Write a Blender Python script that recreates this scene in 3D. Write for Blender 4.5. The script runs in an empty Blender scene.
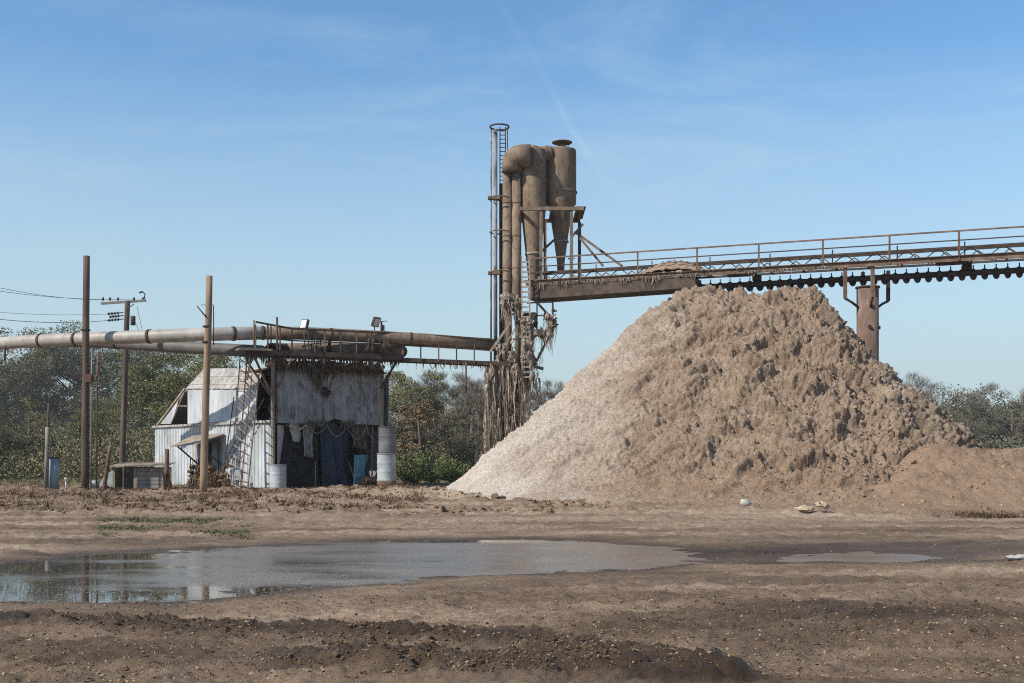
import bpy, math, random
import numpy as np
from mathutils import Vector, Matrix

R = random.Random(7)
HAZE = .0004
NR = np.random.RandomState(11)
rad = math.radians
scene = bpy.context.scene
COL = scene.collection

# ------------------------------------------------------------------ picture frame: level camera with a lens shift
F, HY, CH = 1100.0, 456.0, 1.7
def P(x, y, Y):
    return Vector(((x - 512) * Y / F, Y, CH - (y - HY) * Y / F))
def G(x, y):
    Y = CH * F / (y - HY)
    return ((x - 512) * Y / F, Y)

SB, SE = rad(32), rad(40)                       # sun azimuth (left, a little behind the camera) and height
TOSUN = Vector((-math.cos(SB) * math.cos(SE), -math.sin(SB) * math.cos(SE), math.sin(SE)))

# ------------------------------------------------------------------ numpy noise
_perm = NR.permutation(4096)
def _h(ix, iy, s=0):
    return _perm[(_perm[(ix + s * 57) & 4095] + iy) & 4095]
_ga = NR.rand(4096) * 2 * math.pi
_gx, _gy = np.cos(_ga), np.sin(_ga)
_j1, _j2 = NR.rand(4096), NR.rand(4096)
def perlin(x, y, s=0):
    xi = np.floor(x).astype(np.int64); yi = np.floor(y).astype(np.int64)
    fx = x - xi; fy = y - yi
    u = fx * fx * fx * (fx * (fx * 6 - 15) + 10); v = fy * fy * fy * (fy * (fy * 6 - 15) + 10)
    def g(a, b):
        k = _h(xi + a, yi + b, s)
        return _gx[k] * (fx - a) + _gy[k] * (fy - b)
    n0 = g(0, 0) * (1 - u) + g(1, 0) * u
    n1 = g(0, 1) * (1 - u) + g(1, 1) * u
    return (n0 * (1 - v) + n1 * v) * 1.5
def fbm(x, y, o=4, s=0, gain=.5):
    t = 0; a = 1.0
    for k in range(o):
        t = t + a * perlin(x * 2 ** k + 13.7 * k, y * 2 ** k - 7.1 * k, s + k); a *= gain
    return t
def worley(x, y, s=0):
    xi = np.floor(x).astype(np.int64); yi = np.floor(y).astype(np.int64)
    d = np.full(np.shape(x), 9.0)
    for a in (-1, 0, 1):
        for b in (-1, 0, 1):
            k = _h(xi + a, yi + b, s)
            dx = xi + a + _j1[k] - x; dy = yi + b + _j2[k] - y
            d = np.minimum(d, dx * dx + dy * dy)
    return np.sqrt(d)
def sstep(a, b, x):
    t = np.clip((x - a) / (b - a), 0, 1)
    return t * t * (3 - 2 * t)
def segdist(px, py, a, b):
    ax, ay = a; bx, by = b
    dx, dy = bx - ax, by - ay
    t = np.clip(((px - ax) * dx + (py - ay) * dy) / (dx * dx + dy * dy + 1e-9), 0, 1)
    return np.hypot(px - ax - t * dx, py - ay - t * dy)
def linedist(px, py, pts):
    d = segdist(px, py, pts[0], pts[1])
    for i in range(1, len(pts) - 1):
        d = np.minimum(d, segdist(px, py, pts[i], pts[i + 1]))
    return d
def polysd(px, py, pts):
    d = linedist(px, py, pts + [pts[0]])
    ins = np.zeros(np.shape(px), bool)
    n = len(pts)
    for i in range(n):
        x1, y1 = pts[i]; x2, y2 = pts[(i + 1) % n]
        c = ((y1 > py) != (y2 > py)) & (px < (x2 - x1) * (py - y1) / (y2 - y1 + 1e-12) + x1)
        ins ^= c
    return np.where(ins, -d, d)

# ------------------------------------------------------------------ mesh building
class MB:
    def __init__(s):
        s.v = []; s.f = []; s.smooth = []
    def add(s, vs, fs, smooth=False):
        o = len(s.v)
        s.v += [tuple(p) for p in vs]
        s.f += [tuple(i + o for i in f) for f in fs]
        s.smooth += [smooth] * len(fs)
        return s
    def hexa(s, p):           # 8 points: bottom ring then top ring
        return s.add(p, [(3, 2, 1, 0), (4, 5, 6, 7), (0, 1, 5, 4), (1, 2, 6, 5), (2, 3, 7, 6), (3, 0, 4, 7)])
    def box(s, c, ax, ay, az):
        c = Vector(c); ax = Vector(ax) / 2; ay = Vector(ay) / 2; az = Vector(az) / 2
        return s.hexa([c - ax - ay - az, c + ax - ay - az, c + ax + ay - az, c - ax + ay - az,
                       c - ax - ay + az, c + ax - ay + az, c + ax + ay + az, c - ax + ay + az])
    def bar(s, a, b, w, h=None, up=(0, 0, 1)):
        a = Vector(a); b = Vector(b); h = h or w
        d = (b - a).normalized(); u = Vector(up)
        if abs(d.dot(u)) > .95: u = Vector((1, 0, 0))
        sx = d.cross(u).normalized(); sz = sx.cross(d).normalized()
        return s.box((a + b) / 2, d * (b - a).length, sx * w, sz * h)
    def tube(s, pts, r, n=10, caps=True, smooth=True):
        pts = [Vector(p) for p in pts]
        rs = r if isinstance(r, (list, tuple)) else [r] * len(pts)
        vs = []; fs = []
        prev = None
        for i, p in enumerate(pts):
            d = (pts[min(i + 1, len(pts) - 1)] - pts[max(i - 1, 0)])
            if d.length < 1e-9: d = Vector((0, 0, 1))
            d.normalize()
            if prev is None:
                u = Vector((0, 0, 1)) if abs(d.z) < .9 else Vector((1, 0, 0))
                sx = d.cross(u).normalized()
            else:
                sx = (prev - d * prev.dot(d)).normalized()
            prev = sx
            sy = d.cross(sx)
            for k in range(n):
                a = 2 * math.pi * k / n
                vs.append(p + (sx * math.cos(a) + sy * math.sin(a)) * rs[i])
        for i in range(len(pts) - 1):
            for k in range(n):
                k2 = (k + 1) % n
                fs.append((i * n + k, i * n + k2, (i + 1) * n + k2, (i + 1) * n + k))
        s.add(vs, fs, smooth)
        if caps:
            o = len(s.v) - len(vs)
            s.f.append(tuple(o + k for k in reversed(range(n)))); s.smooth.append(False)
            s.f.append(tuple(o + (len(pts) - 1) * n + k for k in range(n))); s.smooth.append(False)
        return s
    def plate(s, pts, thick):   # polygon (planar, any winding) given thickness vector
        pts = [Vector(p) for p in pts]; t = Vector(thick); n = len(pts)
        vs = pts + [p + t for p in pts]
        fs = [tuple(reversed(range(n))), tuple(range(n, 2 * n))]
        fs += [(i, (i + 1) % n, n + (i + 1) % n, n + i) for i in range(n)]
        return s.add(vs, fs)
    def strand(s, p, L, w, seg=4, wob=.25, out=None):
        p = Vector(p); a = R.uniform(0, math.pi)
        side = Vector((math.cos(a), math.sin(a), 0)) * w
        vs = []
        q = p.copy()
        for i in range(seg + 1):
            k = 1 - .75 * i / seg
            vs += [q - side * k, q + side * k]
            q = q + Vector((R.uniform(-wob, wob) * L / seg, R.uniform(-wob, wob) * L / seg, -L / seg))
        return s.add(vs, [(2 * i, 2 * i + 1, 2 * i + 3, 2 * i + 2) for i in range(seg)])
    def blob(s, c, r, jag=.35):
        c = Vector(c)
        t = (1 + 5 ** .5) / 2
        base = [(-1, t, 0), (1, t, 0), (-1, -t, 0), (1, -t, 0), (0, -1, t), (0, 1, t), (0, -1, -t), (0, 1, -t), (t, 0, -1), (t, 0, 1), (-t, 0, -1), (-t, 0, 1)]
        fs = [(0, 11, 5), (0, 5, 1), (0, 1, 7), (0, 7, 10), (0, 10, 11), (1, 5, 9), (5, 11, 4), (11, 10, 2), (10, 7, 6), (7, 1, 8), (3, 9, 4), (3, 4, 2), (3, 2, 6), (3, 6, 8), (3, 8, 9), (4, 9, 5), (2, 4, 11), (6, 2, 10), (8, 6, 7), (9, 8, 1)]
        rr = r if isinstance(r, (tuple, list)) else (r, r, r)
        vs = []
        for b in base:
            k = (1 + R.uniform(-jag, jag)) / 1.9
            vs.append((c.x + b[0] * rr[0] * k, c.y + b[1] * rr[1] * k, c.z + b[2] * rr[2] * k))
        return s.add(vs, fs)
    def build(s, name, mat, parent=None):
        m = bpy.data.meshes.new(name)
        org = Vector((0, 0, 0))
        m.from_pydata(s.v, [], s.f)
        m.polygons.foreach_set('use_smooth', s.smooth)
        m.materials.append(mat); m.update()
        o = bpy.data.objects.new(name, m); COL.objects.link(o)
        if parent is not None:
            o.parent = parent
            o.matrix_parent_inverse = Matrix.Translation(-parent.location)
        return o

def empty(name, loc, label, cat, group=None):
    o = bpy.data.objects.new(name, None); COL.objects.link(o)
    o.location = loc; o.empty_display_size = .2
    return tag(o, label, cat, group)
def tag(o, label, cat, group=None, kind=None):
    o['label'] = label; o['category'] = cat
    if group: o['group'] = group
    if kind: o['kind'] = kind
    return o
def stuff(o):
    o['kind'] = 'stuff'; return o
def npmesh(name, V, Fq, mat, attrs=None, smooth=True, parent=None):
    m = bpy.data.meshes.new(name)
    V = np.asarray(V, np.float32); Fq = np.asarray(Fq, np.int32)
    k = Fq.shape[1]
    m.vertices.add(len(V)); m.vertices.foreach_set('co', V.ravel())
    m.loops.add(Fq.size); m.loops.foreach_set('vertex_index', Fq.ravel())
    m.polygons.add(len(Fq)); m.polygons.foreach_set('loop_start', np.arange(0, Fq.size, k, dtype=np.int32))
    m.polygons.foreach_set('use_smooth', np.full(len(Fq), smooth))
    for nme, arr in (attrs or {}).items():
        a = m.attributes.new(nme, 'FLOAT', 'POINT'); a.data.foreach_set('value', np.asarray(arr, np.float32))
    m.update(calc_edges=True); m.validate()
    m.materials.append(mat)
    o = bpy.data.objects.new(name, m); COL.objects.link(o)
    if parent is not None:
        o.parent = parent; o.matrix_parent_inverse = Matrix.Translation(-parent.location)
    return o
def gridfaces(nr, nc, keep=None):
    i = np.arange(nr * nc).reshape(nr, nc)
    f = np.stack([i[:-1, :-1], i[:-1, 1:], i[1:, 1:], i[1:, :-1]], -1).reshape(-1, 4)
    return f

# ------------------------------------------------------------------ materials
class NT:
    def __init__(s, name):
        s.m = bpy.data.materials.new(name); s.m.use_nodes = True
        s.t = s.m.node_tree; s.n = s.t.nodes; s.l = s.t.links
        s.b = s.n['Principled BSDF']
        s.geo = s.n.new('ShaderNodeNewGeometry')
        s.tc = s.n.new('ShaderNodeTexCoord')
    def link(s, a, b): s.l.new(a, b)
    def mapped(s, scale=(1, 1, 1), src='Object'):
        mp = s.n.new('ShaderNodeMapping'); mp.inputs['Scale'].default_value = scale
        s.link(s.tc.outputs[src], mp.inputs['Vector']); return mp.outputs[0]
    def noise(s, scale, detail=5, rough=.6, vec=None, stretch=None, dist=0):
        n = s.n.new('ShaderNodeTexNoise'); n.inputs['Scale'].default_value = scale
        n.inputs['Detail'].default_value = detail; n.inputs['Roughness'].default_value = rough
        n.inputs['Distortion'].default_value = dist
        if vec is None: vec = s.mapped(stretch or (1, 1, 1))
        s.link(vec, n.inputs['Vector']); return n.outputs['Fac']
    def voro(s, scale, vec=None, feature='F1'):
        n = s.n.new('ShaderNodeTexVoronoi'); n.inputs['Scale'].default_value = scale; n.feature = feature
        s.link(vec or s.mapped(), n.inputs['Vector']); return n.outputs['Distance']
    def ramp(s, fac, stops):
        r = s.n.new('ShaderNodeValToRGB'); e = r.color_ramp.elements
        while len(e) < len(stops): e.new(.5)
        for k, (p, c) in enumerate(stops):
            e[k].position = p; e[k].color = (*c, 1) if len(c) == 3 else c
        s.link(fac, r.inputs[0]); return r.outputs[0]
    def rng(s, fac, a, b, c=0, d=1):
        r = s.n.new('ShaderNodeMapRange'); r.clamp = True
        for k, v in zip(('From Min', 'From Max', 'To Min', 'To Max'), (a, b, c, d)): r.inputs[k].default_value = v
        s.link(fac, r.inputs['Value']); return r.outputs[0]
    def mix(s, fac, a, b, mode='MIX'):
        r = s.n.new('ShaderNodeMix'); r.data_type = 'RGBA'; r.blend_type = mode
        for sock, v in ((r.inputs[0], fac), (r.inputs[6], a), (r.inputs[7], b)):
            if isinstance(v, (int, float)): sock.default_value = v
            elif isinstance(v, (tuple, list)): sock.default_value = (*v, 1)
            else: s.link(v, sock)
        return r.outputs[2]
    def math(s, op, a, b=None):
        r = s.n.new('ShaderNodeMath'); r.operation = op
        for k, v in enumerate((a, b)):
            if v is None: continue
            if isinstance(v, (int, float)): r.inputs[k].default_value = v
            else: s.link(v, r.inputs[k])
        return r.outputs[0]
    def attr(s, name):
        a = s.n.new('ShaderNodeAttribute'); a.attribute_name = name; return a.outputs['Fac']
    def sep(s, vec):
        a = s.n.new('ShaderNodeSeparateXYZ'); s.link(vec, a.inputs[0]); return a.outputs
    def bump(s, h, strength=.5, dist=.02):
        b = s.n.new('ShaderNodeBump'); b.inputs['Strength'].default_value = strength; b.inputs['Distance'].default_value = dist
        s.link(h, b.inputs['Height']); s.link(b.outputs[0], s.b.inputs['Normal'])
    def out(s, col=None, rough=None, metal=None, spec=None):
        for nm, v in (('Base Color', col), ('Roughness', rough), ('Metallic', metal), ('Specular IOR Level', spec)):
            if v is None: continue
            if isinstance(v, (int, float)): s.b.inputs[nm].default_value = v
            elif isinstance(v, tuple): s.b.inputs[nm].default_value = (*v, 1)
            else: s.link(v, s.b.inputs[nm])
        return s.m

def worn(name, c1, c2, c3=None, scale=3, lo=.42, hi=.62, rough=.75, stretch=(1, 1, 1), bump=.25, c3amt=(.55, .7), fine=40):
    t = NT(name)
    n1 = t.noise(scale, 6, .65, stretch=stretch)
    col = t.ramp(n1, [(lo, c1), (hi, c2)])
    if c3:
        n2 = t.noise(scale * 2.7, 8, .7, stretch=stretch, dist=.6)
        col = t.mix(t.rng(n2, *c3amt), col, c3)
    n3 = t.noise(fine, 4, .7)
    col = t.mix(.5, col, t.ramp(n3, [(.3, (.55, .55, .55)), (.7, (1.3, 1.3, 1.3))]), 'MULTIPLY')
    t.bump(n3, bump, .015)
    return t.out(col, rough, spec=.3)

M = {}
M['dusty_steel'] = worn('dusty_steel', (.165, .118, .08), (.25, .187, .132), (.10, .06, .038), 2.2, c3amt=(.5, .68), rough=.9, stretch=(1, 1, .45))
M['rust'] = worn('rust', (.10, .058, .040), (.165, .105, .074), (.06, .036, .026), 2.5, rough=.9)
M['trough'] = worn('trough', (.055, .038, .028), (.10, .072, .052), (.14, .10, .072), 2.2, rough=.85)
M['bridge_steel'] = worn('bridge_steel', (.13, .08, .055), (.21, .14, .10), (.06, .036, .027), 2.0, rough=.85)
M['dark_steel'] = worn('dark_steel', (.035, .025, .02), (.08, .052, .038), (.13, .09, .06), 3, rough=.8)
M['column_rust'] = worn('column_rust', (.125, .08, .06), (.20, .132, .10), (.29, .225, .165), 1.6, c3amt=(.5, .75), stretch=(1, 1, .35), rough=.85)
M['duct_paint'] = worn('duct_paint', (.30, .275, .235), (.41, .38, .33), (.20, .135, .09), 1.1, c3amt=(.52, .7), rough=.5, bump=.1)
M['duct_dark'] = worn('duct_dark', (.11, .10, .095), (.17, .155, .14), (.15, .075, .05), 1.3, c3amt=(.6, .75), rough=.6)
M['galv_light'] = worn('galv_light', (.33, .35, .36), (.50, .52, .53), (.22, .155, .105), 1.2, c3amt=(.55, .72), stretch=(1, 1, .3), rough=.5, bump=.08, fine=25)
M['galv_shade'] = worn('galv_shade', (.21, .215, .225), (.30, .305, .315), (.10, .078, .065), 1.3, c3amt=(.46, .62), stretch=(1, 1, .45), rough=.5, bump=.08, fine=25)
M['roof_tin'] = worn('roof_tin', (.28, .26, .235), (.43, .41, .38), (.17, .115, .08), 1.4, c3amt=(.48, .68), rough=.6)
M['old_wood'] = worn('old_wood', (.20, .155, .115), (.33, .265, .20), (.10, .075, .058), 3, stretch=(1, 1, .15), rough=.9)
M['pole_wood'] = worn('pole_wood', (.075, .05, .038), (.14, .09, .065), (.05, .035, .03), 5, stretch=(1, 1, .08), rough=.9)
M['pole_tan'] = worn('pole_tan', (.23, .155, .10), (.33, .235, .155), (.13, .085, .058), 5, stretch=(1, 1, .08), rough=.9)
M['grey_wood'] = worn('grey_wood', (.17, .155, .135), (.28, .25, .215), (.09, .078, .065), 4, stretch=(1, 1, .2), rough=.95)
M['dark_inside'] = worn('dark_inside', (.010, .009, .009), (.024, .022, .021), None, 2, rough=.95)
M['blue_grey'] = worn('blue_grey', (.20, .255, .30), (.26, .315, .36), (.33, .32, .29), 2, c3amt=(.6, .8), stretch=(1, 1, .4), rough=.55)
M['drum_white'] = worn('drum_white', (.30, .32, .33), (.42, .44, .44), (.20, .12, .08), 2, c3amt=(.6, .75), rough=.5)
M['drum_grey'] = worn('drum_grey', (.10, .105, .11), (.16, .165, .17), (.1, .06, .04), 2, rough=.6)
M['tarp_blue'] = worn('tarp_blue', (.008, .022, .045), (.014, .036, .07), None, 2, rough=.55)
M['tarp_cyan'] = worn('tarp_cyan', (.10, .27, .36), (.16, .36, .45), None, 2, rough=.55)
M['lint'] = worn('lint', (.22, .175, .13), (.40, .335, .265), (.11, .078, .055), 4, rough=1)
M['lint_mid'] = worn('lint_mid', (.17, .132, .098), (.33, .265, .205), (.10, .072, .052), 5, rough=1)
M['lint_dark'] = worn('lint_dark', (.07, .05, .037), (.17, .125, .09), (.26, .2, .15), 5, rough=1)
M['white_stuff'] = worn('white_stuff', (.36, .34, .30), (.48, .45, .40), None, 3, rough=.7)
M['tan_sack'] = worn('tan_sack', (.33, .26, .165), (.44, .36, .25), (.55, .5, .41), 3, rough=.9)
M['bark'] = worn('bark', (.07, .058, .048), (.13, .11, .09), None, 5, stretch=(1, 1, .2), rough=1)
M['wire'] = worn('wire', (.03, .03, .03), (.05, .05, .05), None, 2, rough=.6)
M['lamp_glass'] = worn('lamp_glass', (.5, .52, .54), (.6, .62, .64), None, 2, rough=.15)

def leafmat(name, a, b, c, rough=.6, spec=.3):
    t = NT(name)
    col = t.ramp(t.geo.outputs['Random Per Island'], [(0, a), (.55, b), (1, c)])
    n = t.noise(.35, 2)
    col = t.mix(.6, col, t.ramp(n, [(.3, (.7, .7, .7)), (.7, (1.25, 1.2, 1.1))]), 'MULTIPLY')
    oi = t.n.new('ShaderNodeObjectInfo'); col = t.mix(.8, col, t.ramp(oi.outputs['Random'], [(0, (.72, .74, .7)), (.5, (1.05, 1.0, .9)), (1, (1.3, 1.22, 1.05))]), 'MULTIPLY')
    t.out(col, rough, spec=spec)
    return t.m
M['leaf_oak'] = leafmat('leaf_oak', (.07, .068, .034), (.14, .13, .066), (.235, .215, .12))
M['leaf_green'] = leafmat('leaf_green', (.08, .085, .034), (.14, .142, .06), (.215, .21, .105))
M['twig'] = leafmat('twig', (.095, .084, .07), (.145, .128, .106), (.20, .172, .14))
M['leaf_far'] = leafmat('leaf_far', (.10, .096, .07), (.16, .15, .11), (.22, .205, .155), .8, .1)  # lighter, greyer leaf: part of the distance haze is put into the colour
M['leaf_tan'] = leafmat('leaf_tan', (.10, .075, .045), (.17, .12, .07), (.22, .16, .10))
M['leaf_bright'] = leafmat('leaf_bright', (.075, .105, .03), (.12, .16, .048), (.18, .215, .075))
M['weed_dead'] = leafmat('weed_dead', (.055, .037, .024), (.115, .078, .05), (.19, .135, .088), .9, .1)
M['bank_dirt'] = leafmat('bank_dirt', (.10, .068, .045), (.165, .115, .078), (.24, .175, .12), 1, .05)
M['grass'] = leafmat('grass', (.07, .085, .03), (.12, .13, .05), (.19, .165, .085))
M['fleck'] = leafmat('fleck', (.28, .23, .17), (.45, .39, .31), (.7, .65, .56), .9, .1)
M['litter'] = leafmat('litter', (.05, .035, .024), (.15, .10, .065), (.38, .285, .185), .9, .1)
M['clod'] = leafmat('clod', (.06, .044, .032), (.10, .073, .052), (.16, .118, .084), 1, .05)
M['clod_dry'] = leafmat('clod_dry', (.16, .115, .08), (.23, .168, .118), (.31, .235, .17), 1, .05)

def ground_mat():
    t = NT('dirt')
    wet = t.attr('wet'); tone = t.attr('tone')
    base = t.ramp(tone, [(0, (.175, .122, .082)), (.35, (.275, .196, .135)), (.65, (.375, .275, .193)), (1, (.48, .365, .265))])
    n1 = t.noise(9, 8, .7)
    base = t.mix(.9, base, t.ramp(n1, [(.28, (.5, .48, .46)), (.5, (1, 1, 1)), (.75, (1.35, 1.33, 1.3))]), 'MULTIPLY')
    n2 = t.noise(70, 4, .75)
    base = t.mix(.7, base, t.ramp(n2, [(.3, (.55, .54, .52)), (.72, (1.4, 1.4, 1.4))]), 'MULTIPLY')
    n4 = t.noise(17, 6, .8)
    base = t.mix(t.rng(n4, .56, .66, 0, .75), base, (.075, .052, .036))
    n3 = t.noise(28, 3, .6)
    base = t.mix(t.rng(n3, .66, .72, 0, .55), base, (.36, .29, .21))
    gr = t.attr('green')
    base = t.mix(t.math('MULTIPLY', gr, t.rng(n1, .4, .6, .1, .8)), base, (.085, .095, .035))
    wetn = t.rng(t.math('ADD', wet, t.math('MULTIPLY', t.math('SUBTRACT', n1, .5), .9)), .1, .9)
    col = t.mix(wetn, base, t.mix(1, base, (.31, .275, .24), 'MULTIPLY'))
    h = t.math('ADD', t.math('MULTIPLY', n2, .6), n1)
    t.bump(h, 1.0, .045)
    return t.out(col, t.rng(wetn, .2, 1, .95, .5), spec=t.rng(wetn, 0, 1, .05, .22))
M['dirt'] = ground_mat()

def pile_mat(name, right_brown=True):
    t = NT(name)
    pale = t.attr('pale'); red = t.attr('red')
    n1 = t.noise(1.1, 7, .7); n2 = t.noise(14, 5, .75); n3 = t.noise(55, 3, .7)
    brown = t.ramp(n1, [(.3, (.24, .166, .114)), (.5, (.335, .243, .174)), (.72, (.41, .312, .23))])
    whit = t.ramp(n1, [(.3, (.49, .42, .34)), (.7, (.63, .56, .47))])
    f = t.rng(t.math('ADD', pale, t.math('MULTIPLY', t.math('SUBTRACT', n2, .5), .8)), .2, .85)
    col = t.mix(f, brown, whit)
    soil = t.ramp(n1, [(.3, (.25, .163, .107)), (.7, (.365, .25, .17))])
    col = t.mix(red, col, soil)
    col = t.mix(.85, col, t.ramp(n2, [(.28, (.55, .53, .5)), (.5, (1, 1, 1)), (.75, (1.25, 1.25, 1.25))]), 'MULTIPLY')
    col = t.mix(.6, col, t.ramp(n3, [(.3, (.6, .6, .6)), (.7, (1.3, 1.3, 1.3))]), 'MULTIPLY')
    t.bump(t.math('ADD', n2, t.math('MULTIPLY', n3, .5)), 1.0, .07)
    return t.out(col, 1.0, spec=.05)
M['pile'] = pile_mat('gin_waste')
def clump_mat():
    t = NT('waste_clump')
    col = t.ramp(t.geo.outputs['Random Per Island'], [(0, (.18, .128, .09)), (.5, (.275, .20, .143)), (1, (.36, .275, .20))])
    n2 = t.noise(18, 4, .7)
    col = t.mix(.8, col, t.ramp(n2, [(.3, (.55, .55, .55)), (.7, (1.3, 1.3, 1.3))]), 'MULTIPLY')
    t.bump(n2, .8, .04)
    return t.out(col, 1.0, spec=.05)
M['clump'] = clump_mat()
def water_mat():
    t = NT('muddy_water')
    film = t.attr('film')
    n = t.noise(1.3, 5, .65, stretch=(.5, 1.4, 1)); n2 = t.noise(40, 5, .8)
    f = t.rng(t.math('ADD', film, t.math('MULTIPLY', t.math('SUBTRACT', n, .5), .9)), .2, .85)
    col = t.mix(f, (.05, .04, .032), t.ramp(n2, [(.3, (.115, .092, .074)), (.7, (.25, .205, .168))]))
    b = t.n.new('ShaderNodeBump'); b.inputs['Strength'].default_value = .02; b.inputs['Distance'].default_value = .02
    t.link(t.noise(3, 3), b.inputs['Height']); t.link(b.outputs[0], t.b.inputs['Normal'])
    t.b.inputs['IOR'].default_value = 1.33
    return t.out(col, t.rng(f, 0, 1, .02, .4), spec=t.rng(f, 0, 1, .5, .28))
M['water'] = water_mat()

# ------------------------------------------------------------------ terrain
PUD1 = [(-90, 568), (0, 564), (60, 559), (110, 553), (170, 550), (250, 547), (330, 543), (420, 540), (520, 539), (600, 542), (650, 547),
        (690, 553), (686, 559), (665, 566), (640, 571), (560, 573), (480, 575), (420, 578), (370, 584), (310, 590), (250, 597), (165, 603), (90, 603), (30, 602), (-90, 599)]
PUD2 = [(770, 558), (800, 553), (850, 551), (900, 552), (950, 558), (930, 562), (860, 564), (790, 563)]
pud1 = [G(*p) for p in PUD1]; pud2 = [G(*p) for p in PUD2]
CH1 = [G(*p) for p in [(-150, 634), (60, 632), (200, 640), (300, 642), (420, 648), (520, 655), (610, 668), (700, 690)]]
CH2 = [G(*p) for p in [(330, 672), (430, 680), (560, 684), (680, 688)]]
CH3 = [G(*p) for p in [(640, 640), (760, 612), (880, 618), (960, 600), (1060, 590)]]
CH4 = [G(*p) for p in [(760, 660), (880, 640), (990, 645), (1080, 640)]]
RUTS = [[G(*p) for p in l] for l in ([(-80, 622), (200, 618), (480, 604), (760, 597), (1100, 588)], [(-80, 612), (200, 609), (480, 597), (760, 590), (1100, 582)],
        [(300, 700), (560, 668), (820, 662), (1100, 650)], [(-60, 526), (300, 523), (700, 530), (1060, 536)], [(-60, 532), (300, 528), (700, 536), (1060, 545)], [(560, 700), (760, 640), (900, 606), (1060, 592)])]
GRN = [(G(170, 532), 2.6, .9), (G(820, 575), 1.4, .4), (G(375, 525), 2.0, .9), (G(110, 592 - 78), 3, 1), (G(1000, 617), .7, .3)]

def terrain(X, Y, full=False):
    sd = np.minimum(polysd(X, Y, pud1), polysd(X, Y, pud2) + .12)
    wob = fbm(X * .45, Y * .9, 4, 3) * .6 + .25 * fbm(X * 1.5, Y * 2.2, 3, 4) + .16 * fbm(X * 4, Y * 5, 3, 6)
    sd2 = sd + wob * np.clip(np.abs(sd) * .7 + .45, 0, 1.0)
    z = np.where(sd2 > 0, .075 * (1 - np.exp(-sd2 / .9)), np.maximum(-.12, .07 * sd2))
    z = z + .27 * sstep(22, 46, Y)
    z = z + .16 * sstep(44, 49, Y) * 0
    amp = np.clip(sd / 2.0, .22, 1)
    amp = np.where(sd < 0, .22, amp)
    near = 1 - sstep(60, 110, np.hypot(X, Y))
    # long wheel-track swells run across the picture
    z = z + near * amp * (.028 * fbm(X * .22, Y * .8, 3, 9) + .016 * fbm(X * 1.6, Y * 2.0, 4, 5))
    c1 = np.exp(-(linedist(X, Y, CH1) / .42) ** 2); c2 = np.exp(-(linedist(X, Y, CH2) / .5) ** 2)
    c3 = np.exp(-(linedist(X, Y, CH3) / .8) ** 2) * .35; c4 = np.exp(-(linedist(X, Y, CH4) / .5) ** 2) * .6
    ch = np.clip(c1 + c2 + c3 + c4, 0, 1.2)
    rough = .25 + ch
    for rl in RUTS:
        d_ = linedist(X + .25 * fbm(Y * .5, X * .2, 2, 37), Y + .25 * fbm(X * .35, Y * .2, 3, 33), rl)
        z = z + near * np.clip(amp, 0, 1) * (-.045 * np.exp(-(d_ / .13) ** 2) + .03 * np.exp(-((d_ - .24) / .1) ** 2)) * sstep(-.3, .3, fbm(X * .4, Y * .4, 2, 35))
    w1 = worley(X * 6, Y * 6, 2); w2 = worley(X * 14, Y * 14, 4)
    pit = fbm(X * 2.2, Y * 3.0, 3, 17)
    z = z + near * np.clip(amp, 0, 1) * (ch * .09 + rough * (.05 * (0.6 - w1) + .03 * (.6 - w2)) + .022 * fbm(X * 7, Y * 7, 3, 19) * rough + .012 * (.6 - worley(X * 24, Y * 24, 20)) * (Y < 18) + .03 * sstep(.1, .5, pit) - .022 * sstep(.15, .5, -pit))
    hoof = sstep(.0, .35, fbm(X * .6, Y * .9, 3, 23)) * (1 - sstep(26, 32, Y))
    z = z + near * np.clip(amp, 0, 1) * hoof * .035 * (worley(X * 3.1, Y * 3.6, 27) - .45)
    # small dark lumps along the far strip
    lump = sstep(.15, .6, fbm(X * .5, Y * 1.2, 3, 21)) * sstep(26, 31, Y) * (1 - sstep(46, 52, Y))
    z = z + near * lump * (.17 * np.clip(.7 - worley(X * 2.2, Y * 2.2, 8), 0, 1) + .08 * np.clip(.7 - worley(X * 6, Y * 6, 18), 0, 1))
    # sandy hump in front of the shed and toward the heap
    z = z + .18 * np.exp(-(((X + 5.0) / 4.0) ** 2 + ((Y - 40.5) / 3.0) ** 2))
    if not full: return z
    wet = np.exp(-np.clip(sd, 0, 99) / .55) * 1.0
    wet = np.where(sd < 0, 1, wet)
    wet = np.clip(wet + 1.0 * ch * (sd > .3) + .45 * sstep(.15, .6, fbm(X * .16, Y * .6, 4, 31)) * (1 - sstep(27, 31, Y)), 0, 1)
    # damp flat to the right of the big puddle
    wet = np.clip(wet + .8 * np.exp(-(((X - 8) / 6.5) ** 2 + ((Y - 19.7) / 2.2) ** 2)), 0, 1)
    tone = .42 + .38 * fbm(X * .18, Y * .75, 4, 41) + .12 * fbm(X * 1.3, Y * 2.6, 3, 44)
    tone = tone + .38 * np.exp(-(((X + 2.5) / 6.0) ** 2 + ((Y - 39.5) / 4) ** 2)) + .22 * np.exp(-(((X - 3) / 9) ** 2 + ((Y - 30) / 3) ** 2))
    tone = tone + .2 * np.exp(-(((X + 2.8) / 2.5) ** 2 + ((Y - 10.0) / .7) ** 2))
    tone = tone - .25 * lump - .12 * (1 - sstep(12, 16, Y))
    gr = np.zeros_like(X)
    for (gx, gy), rx, ry in GRN:
        gr = np.maximum(gr, np.exp(-(((X - gx) / rx) ** 2 + ((Y - gy) / ry) ** 2)) * .6)
    gr = np.maximum(gr * .5, sstep(47, 52, Y) * .85)
    return z, wet, np.clip(tone, 0, 1), gr

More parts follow.
